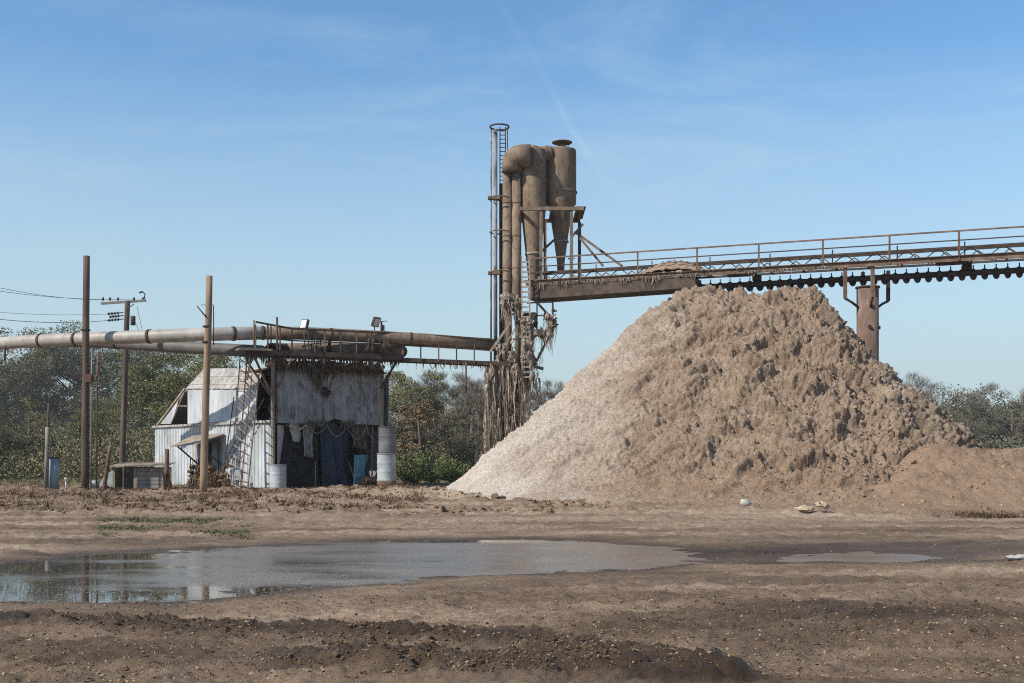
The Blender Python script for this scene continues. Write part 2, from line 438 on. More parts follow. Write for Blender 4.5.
ys = []
y = 6.6
while y < 64: ys.append(y); y *= 1.0026 if y < 16 else 1.0042
while y < 1500: ys.append(y); y *= 1.12
ys = [-1400, -400, -120, -40, -12, -2, 3, 5, 6] + ys + [1600]
ys = np.array(ys)
us = np.linspace(-1, 1, 640)
us = np.concatenate([[-400, -120, -30, -10, -4, -2.2, -1.6, -1.3, -1.15, -1.06], us, [1.06, 1.15, 1.3, 1.6, 2.2, 4, 10, 30, 120, 400]])
wd = .5 * np.clip(ys, 5, 80) + 3
wd = np.where(ys > 80, 43, wd)
XX = np.clip(us[None, :] * wd[:, None], -1600, 1600); YY = np.repeat(ys[:, None], len(us), 1)
ZZ, WET, TONE, GRE = terrain(XX.ravel(), YY.ravel(), True)
ZZ = np.where(np.hypot(XX.ravel(), YY.ravel()) > 400, .3, ZZ)
ground = npmesh('ground', np.stack([XX.ravel(), YY.ravel(), ZZ], -1), gridfaces(len(ys), len(us)), M['dirt'],
                {'wet': WET, 'tone': TONE, 'green': GRE})
tag(ground, 'bare brown dirt yard churned by wheels and damp near the puddles', 'ground', kind='structure')
def gz(x, y): return float(terrain(np.array([float(x)]), np.array([float(y)]))[0])

def water(name, x0, x1, y0, y1, label):
    gx = np.linspace(x0, x1, 60); gy = np.linspace(y0, y1, 30)
    A, B = np.meshgrid(gx, gy)
    px = 512 + F * A / B
    film = .08 + .58 * sstep(-8.0, -3.5, A) + .3 * fbm(A * .35, B * 1.1, 4, 77) - .35 * np.exp(-((B - 22.2) / .7) ** 2) - .4 * (1 - sstep(13.5, 15, B))
    o = npmesh(name, np.stack([A.ravel(), B.ravel(), np.zeros(A.size)], -1), gridfaces(30, 60), M['water'], {'film': film.ravel()})
    return tag(o, label, 'puddle', kind='structure')
water('puddle', -26, 6.0, 12.0, 26, 'wide shallow muddy puddle reflecting sky and poles')
water('puddle', 6.0, 11, 16.0, 22, 'thin slick of water on the dark mud below the heap')

# ------------------------------------------------------------------ the gin-waste heap and the red soil mound
RA, RB = (7.0, 43.3), (11.3, 41.75)
def pile_base(X, Y):
    ax, ay = RA; bx, by = RB
    dx, dy = bx - ax, by - ay; L2 = dx * dx + dy * dy
    tt = np.clip(((X - ax) * dx + (Y - ay) * dy) / L2, 0, 1)
    vx = X - ax - tt * dx; vy = Y - ay - tt * dy
    d = np.hypot(vx, vy)
    c = vx / (d + 1e-6)
    ds = np.sqrt(d * d + .3) - .3
    cr = np.clip(c, 0, 1) ** 1.5
    drop = (.88 * ds) * (1 - cr) + (1.42 * ds - .045 * np.minimum(ds, 9) ** 2) * cr
    h = 8.54 - .22 * tt - drop
    front = sstep(.25, .9, -vy / (d + 1e-6)) * sstep(-.75, .1, c)
    Lf = 1.25 + 1.0 * front; hk = 1.2 + .35 * front
    h = np.where(h < hk, hk * np.exp(np.clip(h - hk, -9, 0) / Lf), h) - .12
    return h - 1.0 * np.exp(-(np.hypot(X - 13.5, Y - 40.3) / 1.25) ** 2) * np.clip(h, 0, 1)
def pile_disp(X, Y, h):
    right = sstep(7.0, 12.0, X - .12 * (Y - 38)); Ys = Y * 1.7
    mid = np.exp(-((X - 7.5) / 3.5) ** 2)
    up = np.clip((h + .1) / 1.6, .05, 1)
    wx = X + .35 * fbm(X * .8, Ys * .8, 3, 61); wy = Ys + .35 * fbm(X * .8, Ys * .8, 3, 67)
    gul = fbm(wx * .6, wy * .55, 4, 51)
    l1 = .55 - worley(wx * .9, wy * .9, 12); l2 = .55 - worley(wx * 2.7, wy * 2.7, 14)
    l3 = .55 - worley(wx * 5.6, wy * 5.6, 15); l4 = .55 - worley(X * 10.5, Ys * 10.5, 16)
    patch = .35 + .65 * sstep(-.15, .25, fbm(X * .45, Ys * .45, 3, 55))
    k = (.22 + .28 * mid * patch + .62 * right)
    fz = fbm(X * 5.0, Ys * 5.0, 4, 57, .65)
    d = .13 * (.4 + right) * gul + k * (.05 * l1 + .06 * l2 + .055 * l3 + .08 * l4 + .085 * fz) + .045 * l4 + .02 * l3 + .04 * fz - .06 * right
    # scarps: little cliffs where slabs of the heap have slid, lower edge undercut
    sc = fbm(wx * .75 + .35 * wy, wy * .75, 4, 71)
    d = d + (.07 + .10 * right + .09 * mid) * (sstep(.05, .14, sc) + .8 * sstep(.30, .38, sc) + .6 * sstep(-.25, -.17, sc) - 1.0)
    # diagonal slide streaks on the pale side
    st = fbm((X * .45 + Ys * .9) * 1.6, (X * .9 - Ys * .45) * .35, 4, 73)
    d = d + .10 * (1 - right) * st
    return d * up - .05
def pile_h(X, Y):
    h = pile_base(X, Y); return h + .9 * pile_disp(X, Y, h)
def pile_cols(X, Y, Z):
    px = 512 + F * X / Y; py = HY - F * (Z - CH) / Y
    left = 1 - sstep(-2.0, 6.8, X - .55 * (Z - 2) + .9 * fbm(X * .5, Y * .5, 3, 83))
    pale = .05 + .8 * left + .1 * fbm(X * .5, Y * .5, 3, 81)
    # older grey fibre on the right shoulder
    pale = pale + .22 * sstep(11.0, 13.0, X) * sstep(1.5, 3, Z)
    red = .75 * (1 - sstep(.2, 2.6, Z + .5 * fbm(X * .5, Y * .5, 3, 85))) * sstep(1, 7, X)
    return np.clip(pale, 0, 1), np.clip(red, 0, 1)
gx = np.arange(-5.5, 20.5, .042); gy = np.concatenate([np.arange(28.5, 44.5, .038), np.arange(44.5, 55, .12)])
A, B = np.meshgrid(gx, gy); A = A.ravel(); B = B.ravel()
H = pile_base(A, B); D = pile_disp(A, B, H)
e_ = .08
hx = (pile_base(A + e_, B) - pile_base(A - e_, B)) / (2 * e_); hy = (pile_base(A, B + e_) - pile_base(A, B - e_)) / (2 * e_)
nl = np.sqrt(hx * hx + hy * hy + 1)
VX = A - hx / nl * D; VY = B - hy / nl * D; VZ = H + D * (1 / nl + .06)
pal, red = pile_cols(A, B, H)
faces = gridfaces(len(gy), len(gx))
T = terrain(A, B)
ok = (VZ > T - .06)[faces].any(1)
faces = faces[ok]
used = np.unique(faces); remap = np.full(len(H), -1); remap[used] = np.arange(len(used))
heap = empty('waste_heap', (9.2, 42, .3), 'huge brown and pale heap of fibrous cotton gin waste under the conveyor', 'waste heap')
npmesh('heap_surface', np.stack([VX, VY, VZ], -1)[used], remap[faces], M['pile'], {'pale': pal[used], 'red': red[used]}, parent=heap)
def ph(x, y): return float(pile_h(np.array([float(x)]), np.array([float(y)]))[0])
mb = MB()
n = 9000
pick = NR.randint(0, len(used), n); pick = used[pick]
for i in pick:
    x, y, z = VX[i], VY[i], VZ[i]
    if y > 45 or z < .4: continue
    rgt = min(1, max(0, (x - 5.5) / 6))
    if R.random() > rgt: continue
    s_ = R.uniform(.02, .04) * (1 + .6 * rgt * R.random() ** 3)
    mb.blob((x, y - s_ * .2, z + s_ * .15), (s_ * R.uniform(.8, 1.4), s_ * 1.1, s_ * R.uniform(.9, 1.5)), .5)
o = mb.build('loose_clumps', M['clump'], heap); stuff(o)

RM = np.random.RandomState(3)
def blobs0(rs, C, Rr, jag=.4):
    t5 = (1 + 5 ** .5) / 2
    v = np.array([(-1, t5, 0), (1, t5, 0), (-1, -t5, 0), (1, -t5, 0), (0, -1, t5), (0, 1, t5), (0, -1, -t5), (0, 1, -t5), (t5, 0, -1), (t5, 0, 1), (-t5, 0, -1), (-t5, 0, 1)]) / 1.9
    f = np.array([(0, 11, 5), (0, 5, 1), (0, 1, 7), (0, 7, 10), (0, 10, 11), (1, 5, 9), (5, 11, 4), (11, 10, 2), (10, 7, 6), (7, 1, 8), (3, 9, 4), (3, 4, 2), (3, 2, 6), (3, 6, 8), (3, 8, 9), (4, 9, 5), (2, 4, 11), (6, 2, 10), (8, 6, 7), (9, 8, 1)])
    V = v[None] * (1 + rs.uniform(-jag, jag, (len(C), 12, 1))) * Rr[:, None, :] + C[:, None, :]
    return V.reshape(-1, 3), (f[None] + 12 * np.arange(len(C))[:, None, None]).reshape(-1, 3)
def mound_h(X, Y):
    d = segdist(X, Y, (13.6, 34.3), (26, 33.0))
    sx = np.where(Y < 34, 1.0, 1.5)
    h = 1.95 * np.exp(-(d / (3.5 / sx)) ** 2 * .9) - .10
    h = h + np.clip(h + .1, 0, 1) * (.26 * fbm(X * .5, Y * .5, 5, 91) + .10 * (.6 - worley(X * 2, Y * 2.4, 92)) + .08 * (.6 - worley(X * 4.5, Y * 5.0, 93)) + .055 * (.6 - worley(X * 10, Y * 11, 94)) + .08 * sstep(.1, .3, fbm(X * 1.1, Y * 1.6, 3, 95)))
    return h
gx = np.arange(6, 34, .06); gy = np.arange(25.5, 41, .06)
A, B = np.meshgrid(gx, gy); H = mound_h(A.ravel(), B.ravel()); T = terrain(A.ravel(), B.ravel())
faces = gridfaces(len(gy), len(gx)); faces = faces[(H > T - .05)[faces].any(1)]
used = np.unique(faces); remap = np.full(len(H), -1); remap[used] = np.arange(len(used))
one = np.ones(len(used))
mound = npmesh('soil_mound', np.stack([A.ravel(), B.ravel(), H], -1)[used], remap[faces], M['pile'], {'pale': one * .1, 'red': one * .92})
kk = NR.choice(used, 2600)
Cm = np.stack([A.ravel()[kk], B.ravel()[kk], H[kk]], -1); s_ = .015 + .06 * RM.rand(len(kk)) ** 4
V_, F_ = blobs0(RM, Cm, s_[:, None] * RM.uniform(.7, 1.3, (len(kk), 3)))
stuff(npmesh('mound_crumbs', V_, F_, M['clod_dry'], smooth=False, parent=mound))
tag(mound, 'low reddish brown soil mound spread in front of the heap at right', 'soil mound')
def top(x, y): return max(gz(x, y), ph(x, y), float(mound_h(np.array([float(x)]), np.array([float(y)]))[0]))

# dark lumps put in as the shadow strip along the heap's left rear edge
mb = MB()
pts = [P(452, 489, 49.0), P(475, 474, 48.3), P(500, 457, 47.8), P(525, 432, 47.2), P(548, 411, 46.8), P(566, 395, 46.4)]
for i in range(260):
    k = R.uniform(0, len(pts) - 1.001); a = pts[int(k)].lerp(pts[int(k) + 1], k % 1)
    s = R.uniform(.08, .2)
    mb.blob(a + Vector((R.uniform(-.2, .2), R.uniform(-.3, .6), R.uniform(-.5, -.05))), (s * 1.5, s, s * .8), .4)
o = mb.build('shadow_strip', M['lint_dark'], heap); stuff(o)

# ------------------------------------------------------------------ loose ground cover
RS = np.random.RandomState(23)
def px_scatter(n, x0, x1, y0, y1):
    x = RS.uniform(x0, x1, n); y = RS.uniform(y0, y1, n)
    Y = CH * F / (y - HY)
    return (x - 512) * Y / F, Y
_t5 = (1 + 5 ** .5) / 2
ICO_V = np.array([(-1, _t5, 0), (1, _t5, 0), (-1, -_t5, 0), (1, -_t5, 0), (0, -1, _t5), (0, 1, _t5), (0, -1, -_t5), (0, 1, -_t5), (_t5, 0, -1), (_t5, 0, 1), (-_t5, 0, -1), (-_t5, 0, 1)]) / 1.9
ICO_F = np.array([(0, 11, 5), (0, 5, 1), (0, 1, 7), (0, 7, 10), (0, 10, 11), (1, 5, 9), (5, 11, 4), (11, 10, 2), (10, 7, 6), (7, 1, 8), (3, 9, 4), (3, 4, 2), (3, 2, 6), (3, 6, 8), (3, 8, 9), (4, 9, 5), (2, 4, 11), (6, 2, 10), (8, 6, 7), (9, 8, 1)])
def blobs(C, Rr, jag):
    n = len(C)
    a = RS.uniform(0, 6.28, n); ca, sa = np.cos(a)[:, None], np.sin(a)[:, None]
    V = ICO_V[None] * (1 + RS.uniform(-jag, jag, (n, 12, 1))) * Rr[:, None, :]
    V = np.stack([V[..., 0] * ca - V[..., 1] * sa, V[..., 0] * sa + V[..., 1] * ca, V[..., 2]], -1) + C[:, None, :]
    return V.reshape(-1, 3), (ICO_F[None] + 12 * np.arange(n)[:, None, None]).reshape(-1, 3)
# fast height lookup
_lx = np.linspace(-32, 32, 900); _ly = np.geomspace(6.6, 70, 700)
_LA, _LB = np.meshgrid(_lx, _ly); _LT = terrain(_LA.ravel(), _LB.ravel()).reshape(_LA.shape)
_lg = math.log(70 / 6.6)
def gz1(x, y):
    i = np.clip(np.round((np.asarray(x) + 32) / 64 * 899), 0, 899).astype(int); j = np.clip(np.round(np.log(np.maximum(y, 6.6) / 6.6) / _lg * 699), 0, 699).astype(int)
    return _LT[j, i]
def chd(X, Y):
    c = np.exp(-(linedist(X, Y, CH1) / .4) ** 2) + np.exp(-(linedist(X, Y, CH2) / .55) ** 2) + .5 * np.exp(-(linedist(X, Y, CH3) / .7) ** 2) + .5 * np.exp(-(linedist(X, Y, CH4) / .4) ** 2)
    sd = np.minimum(polysd(X, Y, pud1), polysd(X, Y, pud2))
    brk = sstep(-.25, .35, fbm(X * 1.3, Y * 1.3, 3, 111))
    return np.clip(c * brk + .05 + .35 * np.exp(-((sd - .25) / .3) ** 2) * brk, 0, 1)
def clods(name, n, rect, smin, smax, mat, label, dens=None, jag=.45):
    X, Y = px_scatter(n, *rect)
    if dens is not None:
        k = RS.rand(n) < dens(X, Y); X, Y = X[k], Y[k]
    n = len(X)
    z = terrain(X, Y)
    s_ = (smin + (smax - smin) * RS.rand(n) ** 3) * np.where(RS.rand(n) < .97, 1, 1.7)
    C = np.stack([X, Y, z + s_ * .15], -1)
    Rr = s_[:, None] * np.stack([RS.uniform(.7, 1.5, n), RS.uniform(.7, 1.2, n), RS.uniform(.5, 1.1, n)], -1)
    V, Fq = blobs(C, Rr, jag)
    return tag(npmesh(name, V, Fq, mat, smooth=False), label, name.replace('_', ' '), kind='stuff')
clods('mud_clods', 60000, (-40, 1064, 596, 692), .004, .017, M['clod'], 'dark wet mud crumbs churned up along the wheel ruts', chd)
clods('dry_clods', 9000, (-40, 1064, 505, 692), .004, .014, M['clod_dry'], 'small dry crumbs of earth scattered over the yard')
clods('bank_clods', 9000, (-60, 560, 491, 520), .02, .09, M['bank_dirt'], 'rough brown dirt lumps along the bank before the shed', lambda x, y: np.clip(.25 + 1.6 * fbm(x * .4, y * .8, 3, 113), 0, 1) * (1 - sstep(-1.5, 3.5, x) * .8))
clods('toe_clods', 700, (525, 620, 496, 514), .03, .10, M['bank_dirt'], 'dark dirt lumps strewn along the foot of the heap', lambda x, y: np.exp(-((y - 33.5 + .9 * (x - 2)) / .8) ** 2))
def flecks(name, n, rect, smin, smax, mat, label, z=None, dens=None, flat=.3):
    X, Y = px_scatter(n, *rect)
    if dens is not None:
        k = RS.rand(n) < dens(X, Y); X, Y = X[k], Y[k]
    zz = terrain(X, Y) if z is None else np.full(len(X), z)
    if z is None:
        k = zz > .006; X, Y, zz = X[k], Y[k], zz[k] + .008
    n = len(X); s_ = RS.uniform(smin, smax, n)[:, None]; a = RS.uniform(0, 6.28, n)
    u = np.stack([np.cos(a), np.sin(a), RS.uniform(-flat, flat, n)], -1) * s_; w_ = np.stack([-np.sin(a), np.cos(a), RS.uniform(-flat, flat, n)], -1) * s_ * RS.uniform(.3, .75, (n, 1))
    C = np.stack([X, Y, zz], -1)
    V = np.stack([C - u, C + w_ * .8, C + u * .8, C - w_], 1).reshape(-1, 3)
    return tag(npmesh(name, V, np.arange(4 * n).reshape(n, 4), mat, smooth=False), label, name.replace('_', ' '), kind='stuff')
flecks('leaf_litter', 6500, (-40, 1064, 560, 692), .006, .022, M['litter'], 'dead leaves and bits of stalk strewn over the foreground dirt')
flecks('lint_flecks', 3500, (-40, 1064, 500, 692), .003, .010, M['fleck'], 'tiny pale lint flecks and pebbles on the dirt')
def wd_(X, Y):
    sd = polysd(X, Y, pud1)
    return np.where(sd > -.05, 0, .10 + .9 * sstep(-8.5, -2.5, X))
flecks('floating_lint', 15000, (0, 700, 540, 602), .006, .02, M['fleck'], 'white lint flecks floating on the muddy puddle', z=.004, dens=wd_, flat=0)

def tufts(name, n, region, hmin, hmax, mat, label, dens=None, blades=9, spread=.14, lean=.6, wid=.014):
    X, Y = px_scatter(n, *region)
    if dens is not None:
        k = RS.rand(n) < dens(X, Y); X, Y = X[k], Y[k]
    z = gz1(X, Y); k = z > .03; X, Y, z = X[k], Y[k], z[k]
    hh = np.repeat(RS.uniform(hmin, hmax, len(X)) * RS.uniform(.3, 1, len(X)), blades); C = np.repeat(np.stack([X, Y, z - .02], -1), blades, 0)
    n = len(C); a = RS.uniform(0, 6.28, n); r = RS.uniform(0, spread, n)
    C[:, 0] += np.cos(a) * r; C[:, 1] += np.sin(a) * r
    l = hh * RS.uniform(.4, 1.1, n); ln = RS.uniform(.1, lean, n) * l
    tip = C + np.stack([np.cos(a) * ln, np.sin(a) * ln, l], -1)
    w_ = np.stack([-np.sin(a + 1), np.cos(a + 1), 0 * a], -1) * (wid * RS.uniform(.6, 1.6, n))[:, None]
    m_ = C * .45 + tip * .55 + np.stack([RS.uniform(-.04, .04, n), RS.uniform(-.04, .04, n), RS.uniform(0, .4, n) * l], -1)
    V = np.stack([C - w_, C + w_, m_ + w_ * .8, tip, m_ - w_ * .8], 1).reshape(-1, 3); b5 = 5 * np.arange(n)[:, None]
    Fq = np.concatenate([b5 + np.array([0, 1, 2]), b5 + np.array([0, 2, 4]), b5 + np.array([4, 2, 3])], 0)
    return tag(npmesh(name, V, Fq, mat, smooth=False), label, name.replace('_', ' '), kind='stuff')
def nz(s, k=.35, b=.5):
    return lambda x, y: b + k * 2.5 * fbm(x * .35, y * .5, 3, s)
tufts('dead_weeds', 7000, (-40, 420, 489, 515), .04, .26, M['weed_dead'], 'matted brown dead weeds along the back of the yard', nz(101, .6, .32), blades=11, spread=.28, lean=1.6, wid=.011)
tufts('weed_stubble', 500, (330, 600, 494, 512), .06, .22, M['weed_dead'], 'scattered brown weed stubble at the foot of the heap', nz(103, .5, .1), blades=12, spread=.25, lean=1.2, wid=.012)
tufts('yard_grass', 5000, (100, 250, 524, 542), .03, .11, M['grass'], 'thin patch of short green grass beyond the puddle', nz(105, .6, .3), blades=10, spread=.2, lean=1.2, wid=.008)
tufts('sparse_grass', 900, (760, 910, 566, 584), .015, .045, M['grass'], 'sparse low green sprouts in the dirt right of the puddle', nz(107, .5, .3), blades=8, spread=.08, wid=.006)
tufts('verge_grass', 1500, (-60, 170, 484, 490), .08, .25, M['grass'], 'short green grass verge below the left trees', None, blades=10, spread=.3, wid=.015)
# dark weedy clump on the mound
mb = MB()
for i in range(520):
    p = P(R.choice((R.gauss(995, 16), R.gauss(1012, 20), R.uniform(966, 1060))), 520, 28.0); x = p.x; y = 28.5 + R.gauss(0, .35); z = top(x, y)
    for b in range(5):
        a = R.uniform(0, 6.28); l = R.uniform(.03, .2) * R.uniform(.4, 1); c = Vector((x + R.uniform(-.1, .1), y + R.uniform(-.1, .1), z - .02)); tip = c + Vector((math.cos(a) * l * 1.3, math.sin(a) * l * 1.3, l)); w = Vector((-math.sin(a), math.cos(a), 0)) * .012
        mb.add([c - w, c + w, tip], [(0, 1, 2)])
tag(mb.build('dead_shrub', M['clod']), 'dark dry brush clump low on the red mound', 'brush', kind='stuff')

# ------------------------------------------------------------------ rubbish pieces
mb = MB(); c = P(745, 511, 31.6); c.z = top(c.x, c.y) + .1
mb.tube([c + Vector((-.13, 0, .02)), c + Vector((-.11, 0, .02)), c + Vector((.02, 0, 0)), c + Vector((.10, 0, -.02)), c + Vector((.14, 0, -.03)), c + Vector((.19, 0, -.04))], [.06, .10, .11, .10, .05, .04], 10)
tag(mb.build('white_jug', M['white_stuff']), 'small rounded white lump lying at the foot of the heap', 'litter')
mb = MB(); c = P(811, 508, 30.2); c.z = top(c.x, c.y) + .08
for i in range(14):
    k = R.uniform(-.4, .4); mb.blob(c + Vector((k, R.uniform(-.12, .12), .05 + .35 * k * .6 + R.uniform(-.05, .06))), (R.uniform(.08, .16), .1, R.uniform(.04, .09)), .5)
tag(mb.build('torn_sack', M['tan_sack']), 'torn pale tan sack crumpled where heap meets mound', 'sack')
mb = MB(); x, y_ = G(1019, 565); c = Vector((x, y_, gz(x, y_) + .04))
for i in range(3): mb.blob(c + Vector((.12 * i - .1, R.uniform(-.05, .05), .01 * i)), (.13, .08, .04), .4)
tag(mb.build('plastic_scrap', M['white_stuff']), 'white plastic scrap on the dirt at the right edge', 'litter')

# ------------------------------------------------------------------ trees
def rvec(s=1.0):
    while True:
        v = Vector((R.uniform(-1, 1), R.uniform(-1, 1), R.uniform(-1, 1)))
        if v.length < 1: return v * s
def tree_meshes(seed, h, w, nclump, nleaf, leaf, kind='leaf', base=.2, limbs=9):
    global R
    keep = R; R = random.Random(seed)
    tr = MB()
    hub = Vector((R.uniform(-.3, .3), R.uniform(-.3, .3), h * .75))
    r0 = .018 * h + .06
    tr.tube([(0, 0, -.3), (0, 0, h * .15), hub * .5, hub], [r0 * 1.3, r0, r0 * .75, r0 * .25], 7)
    tips = []
    for i in range(limbs):
        k = R.uniform(base, .75); a = i * 2.4 + R.uniform(-.5, .5)
        st = Vector((hub.x * k, hub.y * k, h * k * .95))
        ln = w * .5 * R.uniform(.6, 1.0) * (1.05 - abs(k - .45))
        mid = st + Vector((math.cos(a) * ln * .5, math.sin(a) * ln * .5, ln * .35))
        en = st + Vector((math.cos(a) * ln, math.sin(a) * ln, ln * R.uniform(.3, .8)))
        rr = r0 * .45 * (1 - k * .6)
        tr.tube([st, mid, en], [rr, rr * .6, rr * .2], 5)
        tips += [en, mid.lerp(en, .5)]
        for j in range(3):
            q = mid.lerp(en, R.random()); e2 = q + rvec(ln * .45) + Vector((0, 0, ln * .2))
            tr.tube([q, e2], [rr * .35, rr * .08], 4); tips.append(e2)
    for i in range(5):
        tips.append(hub + Vector((R.uniform(-1, 1) * w * .2, R.uniform(-1, 1) * w * .2, R.uniform(-.05, .22) * h)))
    rs = np.random.RandomState(seed)
    cc = []; cs = []
    for i in range(nclump):
        t = R.choice(tips); c = t + rvec(w * .14); c.z = max(base * h * .6, min(h * 1.0, c.z))
        cc.append(c[:]); cs.append(R.uniform(.04, .105) * w)
    R = keep
    return tr, leafcloud(rs, np.array(cc), np.array(cs), nleaf, leaf, kind, np.array((hub * .6)[:]))
def unit(rs, n):
    v = rs.normal(size=(n, 3)); return v / np.linalg.norm(v, axis=1, keepdims=True)
def leafcloud(rs, cc, cs, per, leaf, kind='leaf', hub=None, flat=.85):
    n = len(cc) * per
    C = np.repeat(cc, per, 0); S = np.repeat(cs, per)[:, None]
    v = unit(rs, n) * rs.rand(n, 1) ** (1 / 2.2)
    Pn = C + v * S * np.array([1.25, 1.25, flat])
    d = unit(rs, n); e = np.cross(d, unit(rs, n)); e /= np.linalg.norm(e, axis=1, keepdims=True) + 1e-9
    if kind == 'leaf':
        s_ = leaf * rs.uniform(.55, 1.35, (n, 1))
        V = np.stack([Pn - d * s_, Pn + e * s_ * .65, Pn + d * s_, Pn - e * s_ * .65], 1).reshape(-1, 3)
        return V, np.arange(4 * n).reshape(n, 4)
    g = C - hub; g = g / (np.linalg.norm(g, axis=1, keepdims=True) + 1e-9)
    d = d * .8 + g * .6 + np.array([0, 0, .5]); d /= np.linalg.norm(d, axis=1, keepdims=True)
    e = np.cross(d, unit(rs, n)); e /= np.linalg.norm(e, axis=1, keepdims=True) + 1e-9
    s_ = leaf * rs.uniform(.6, 1.6, (n, 1)); e = e * leaf * .03
    V = np.stack([Pn - e, Pn + e, Pn + d * s_], 1).reshape(-1, 3)
    return V, np.arange(3 * n).reshape(n, 3)
PROTO = {}
def proto(key, lm, *a, **k):
    tr, cr = tree_meshes(*a, **k)
    e = empty('tree', (0, 0, 0), '', 'tree')
    t = tr.build('trunk', M['bark'], e); c = npmesh('crown', cr[0], cr[1], M[lm], smooth=False, parent=e)
    PROTO[key] = (e, [t, c], a[1], [False])
proto('oak_a', 'leaf_oak', 1, 10, 10, 170, 300, .06, base=.16, limbs=12)
proto('oak_b', 'leaf_oak', 2, 10, 9, 150, 290, .06, base=.18, limbs=11)
proto('oak_c', 'leaf_oak', 3, 10, 7.5, 110, 260, .06, base=.12, limbs=11)
proto('green_a', 'leaf_green', 4, 8, 8, 160, 300, .052, base=.06, limbs=12)
proto('green_b', 'leaf_green', 5, 8, 6.5, 140, 280, .052, base=.06, limbs=11)
proto('bare_a', 'twig', 6, 9, 6.5, 130, 130, .5, kind='twig', base=.15, limbs=13)
proto('bare_b', 'twig', 7, 9, 5.5, 110, 120, .5, kind='twig', base=.12, limbs=12)
proto('tan', 'leaf_tan', 8, 5, 4, 80, 130, .06, base=.08, limbs=9)
proto('mixed', 'leaf_far', 9, 8, 7, 100, 180, .058, base=.08, limbs=11)
def put(key, px, Y, ytop, label, name='tree', group=None, wide=1.0, cat='tree'):
    e, ch, h0, usedf = PROTO[key]
    X = (px - 512) * Y / F
    z0 = .25
    h = (CH + (HY - ytop) * Y / F - z0)
    s = h / (h0 * 1.0)
    if not usedf[0]:
        o = e; usedf[0] = True
    else:
        o = e.copy(); COL.objects.link(o)
        for c in ch:
            c2 = c.copy(); COL.objects.link(c2); c2.parent = o
    o.name = name
    o.location = (X, Y, z0); o.scale = (s * wide, s * wide, s); o.rotation_euler.z = R.uniform(0, 6.28)
    tag(o, label, cat, group)
    return o
LG = 'trees along the back of the yard at left'
for row in [
    ('oak_b', -55, 140, 352, 'dark evergreen oak cut by the left edge of the yard view'),
    ('oak_a', 8, 150, 350, 'broad dark oak behind the short post and blue standpipe'),
    ('oak_c', 45, 165, 350, 'open-crowned oak with sky gaps left of the tall dark pole'),
    ('oak_a', 78, 155, 331, 'tallest dark oak rising behind the tall dark pole under the ducts'),
    ('oak_b', 112, 165, 338, 'loose oak crown just left of the utility pole'),
    ('green_a', 140, 120, 382, 'low rounded green tree between the utility pole and the shed'),
    ('green_b', 172, 72, 356, 'green leafy tree against the left end of the shed'),
    ('green_a', 212, 70, 352, 'tall green tree rising behind the shed roof and tan pole'),
    ('oak_c', 30, 66, 400, 'shorter shaded oak close behind the blue standpipe'),
    ('green_b', 100, 66, 412, 'bushy green tree low beside the dark pole conduits'),
    ('oak_c', -20, 64, 395, 'dark low oak at the far left above the grass verge')]:
    put(row[0], *row[1:4], row[4], 'oak_tree' if 'oak' in row[0] else 'leafy_tree', LG, wide=1.12)
CG = 'trees between the shed and the tower'
for row in [
    ('mixed', 380, 64, 374, 'grey green tree just right of the shed end wall', 'leafy_tree'),
    ('green_b', 405, 72, 376, 'olive tree beyond the two stacked drums', 'leafy_tree'),
    ('bare_a', 440, 75, 376, 'bare grey tree in the middle between shed and tower', 'bare_tree'),
    ('bare_b', 470, 68, 378, 'thin bare tree beside the lint hung tower legs', 'bare_tree'),
    ('tan', 424, 60, 402, 'tan brown leaved small tree between shed and tower', 'small_tree'),
    ('mixed', 450, 62, 412, 'dull green thicket tree low left of the tower', 'leafy_tree'),
    ('bare_a', 490, 88, 384, 'bare tree half hidden behind the tower legs', 'bare_tree'),
    ('mixed', 515, 90, 396, 'dull green tree showing right of the tower legs', 'leafy_tree'),
    ('bare_a', 552, 120, 386, 'distant bare grey tree seen over the heap left shoulder', 'bare_tree'),
    ('bare_b', 582, 125, 392, 'distant thin bare tree touching the heap left slope', 'bare_tree')]:
    put(row[0], *row[1:4], row[4], row[5], CG, wide=1.15)
RG = 'hazy trees beyond the heap at right'
for row in [
    ('bare_a', 903, 118, 378, 'bare grey tree beside the right foot of the heap', 'bare_tree'),
    ('mixed', 948, 112, 385, 'rounded dull green tree right of the heap', 'leafy_tree'),
    ('bare_b', 982, 120, 388, 'bare twiggy tree beyond the mound near the rounded green tree', 'bare_tree'),
    ('mixed', 1012, 110, 392, 'grey green tree at the right edge above the mound', 'leafy_tree'),
    ('mixed', 965, 96, 416, 'low dull green tree just over the mound crest', 'leafy_tree'),
    ('bare_a', 1045, 115, 388, 'bare grey tree cut by the right edge of the view', 'bare_tree')]:
    put(row[0], *row[1:4], row[4], row[5], RG, wide=1.2)
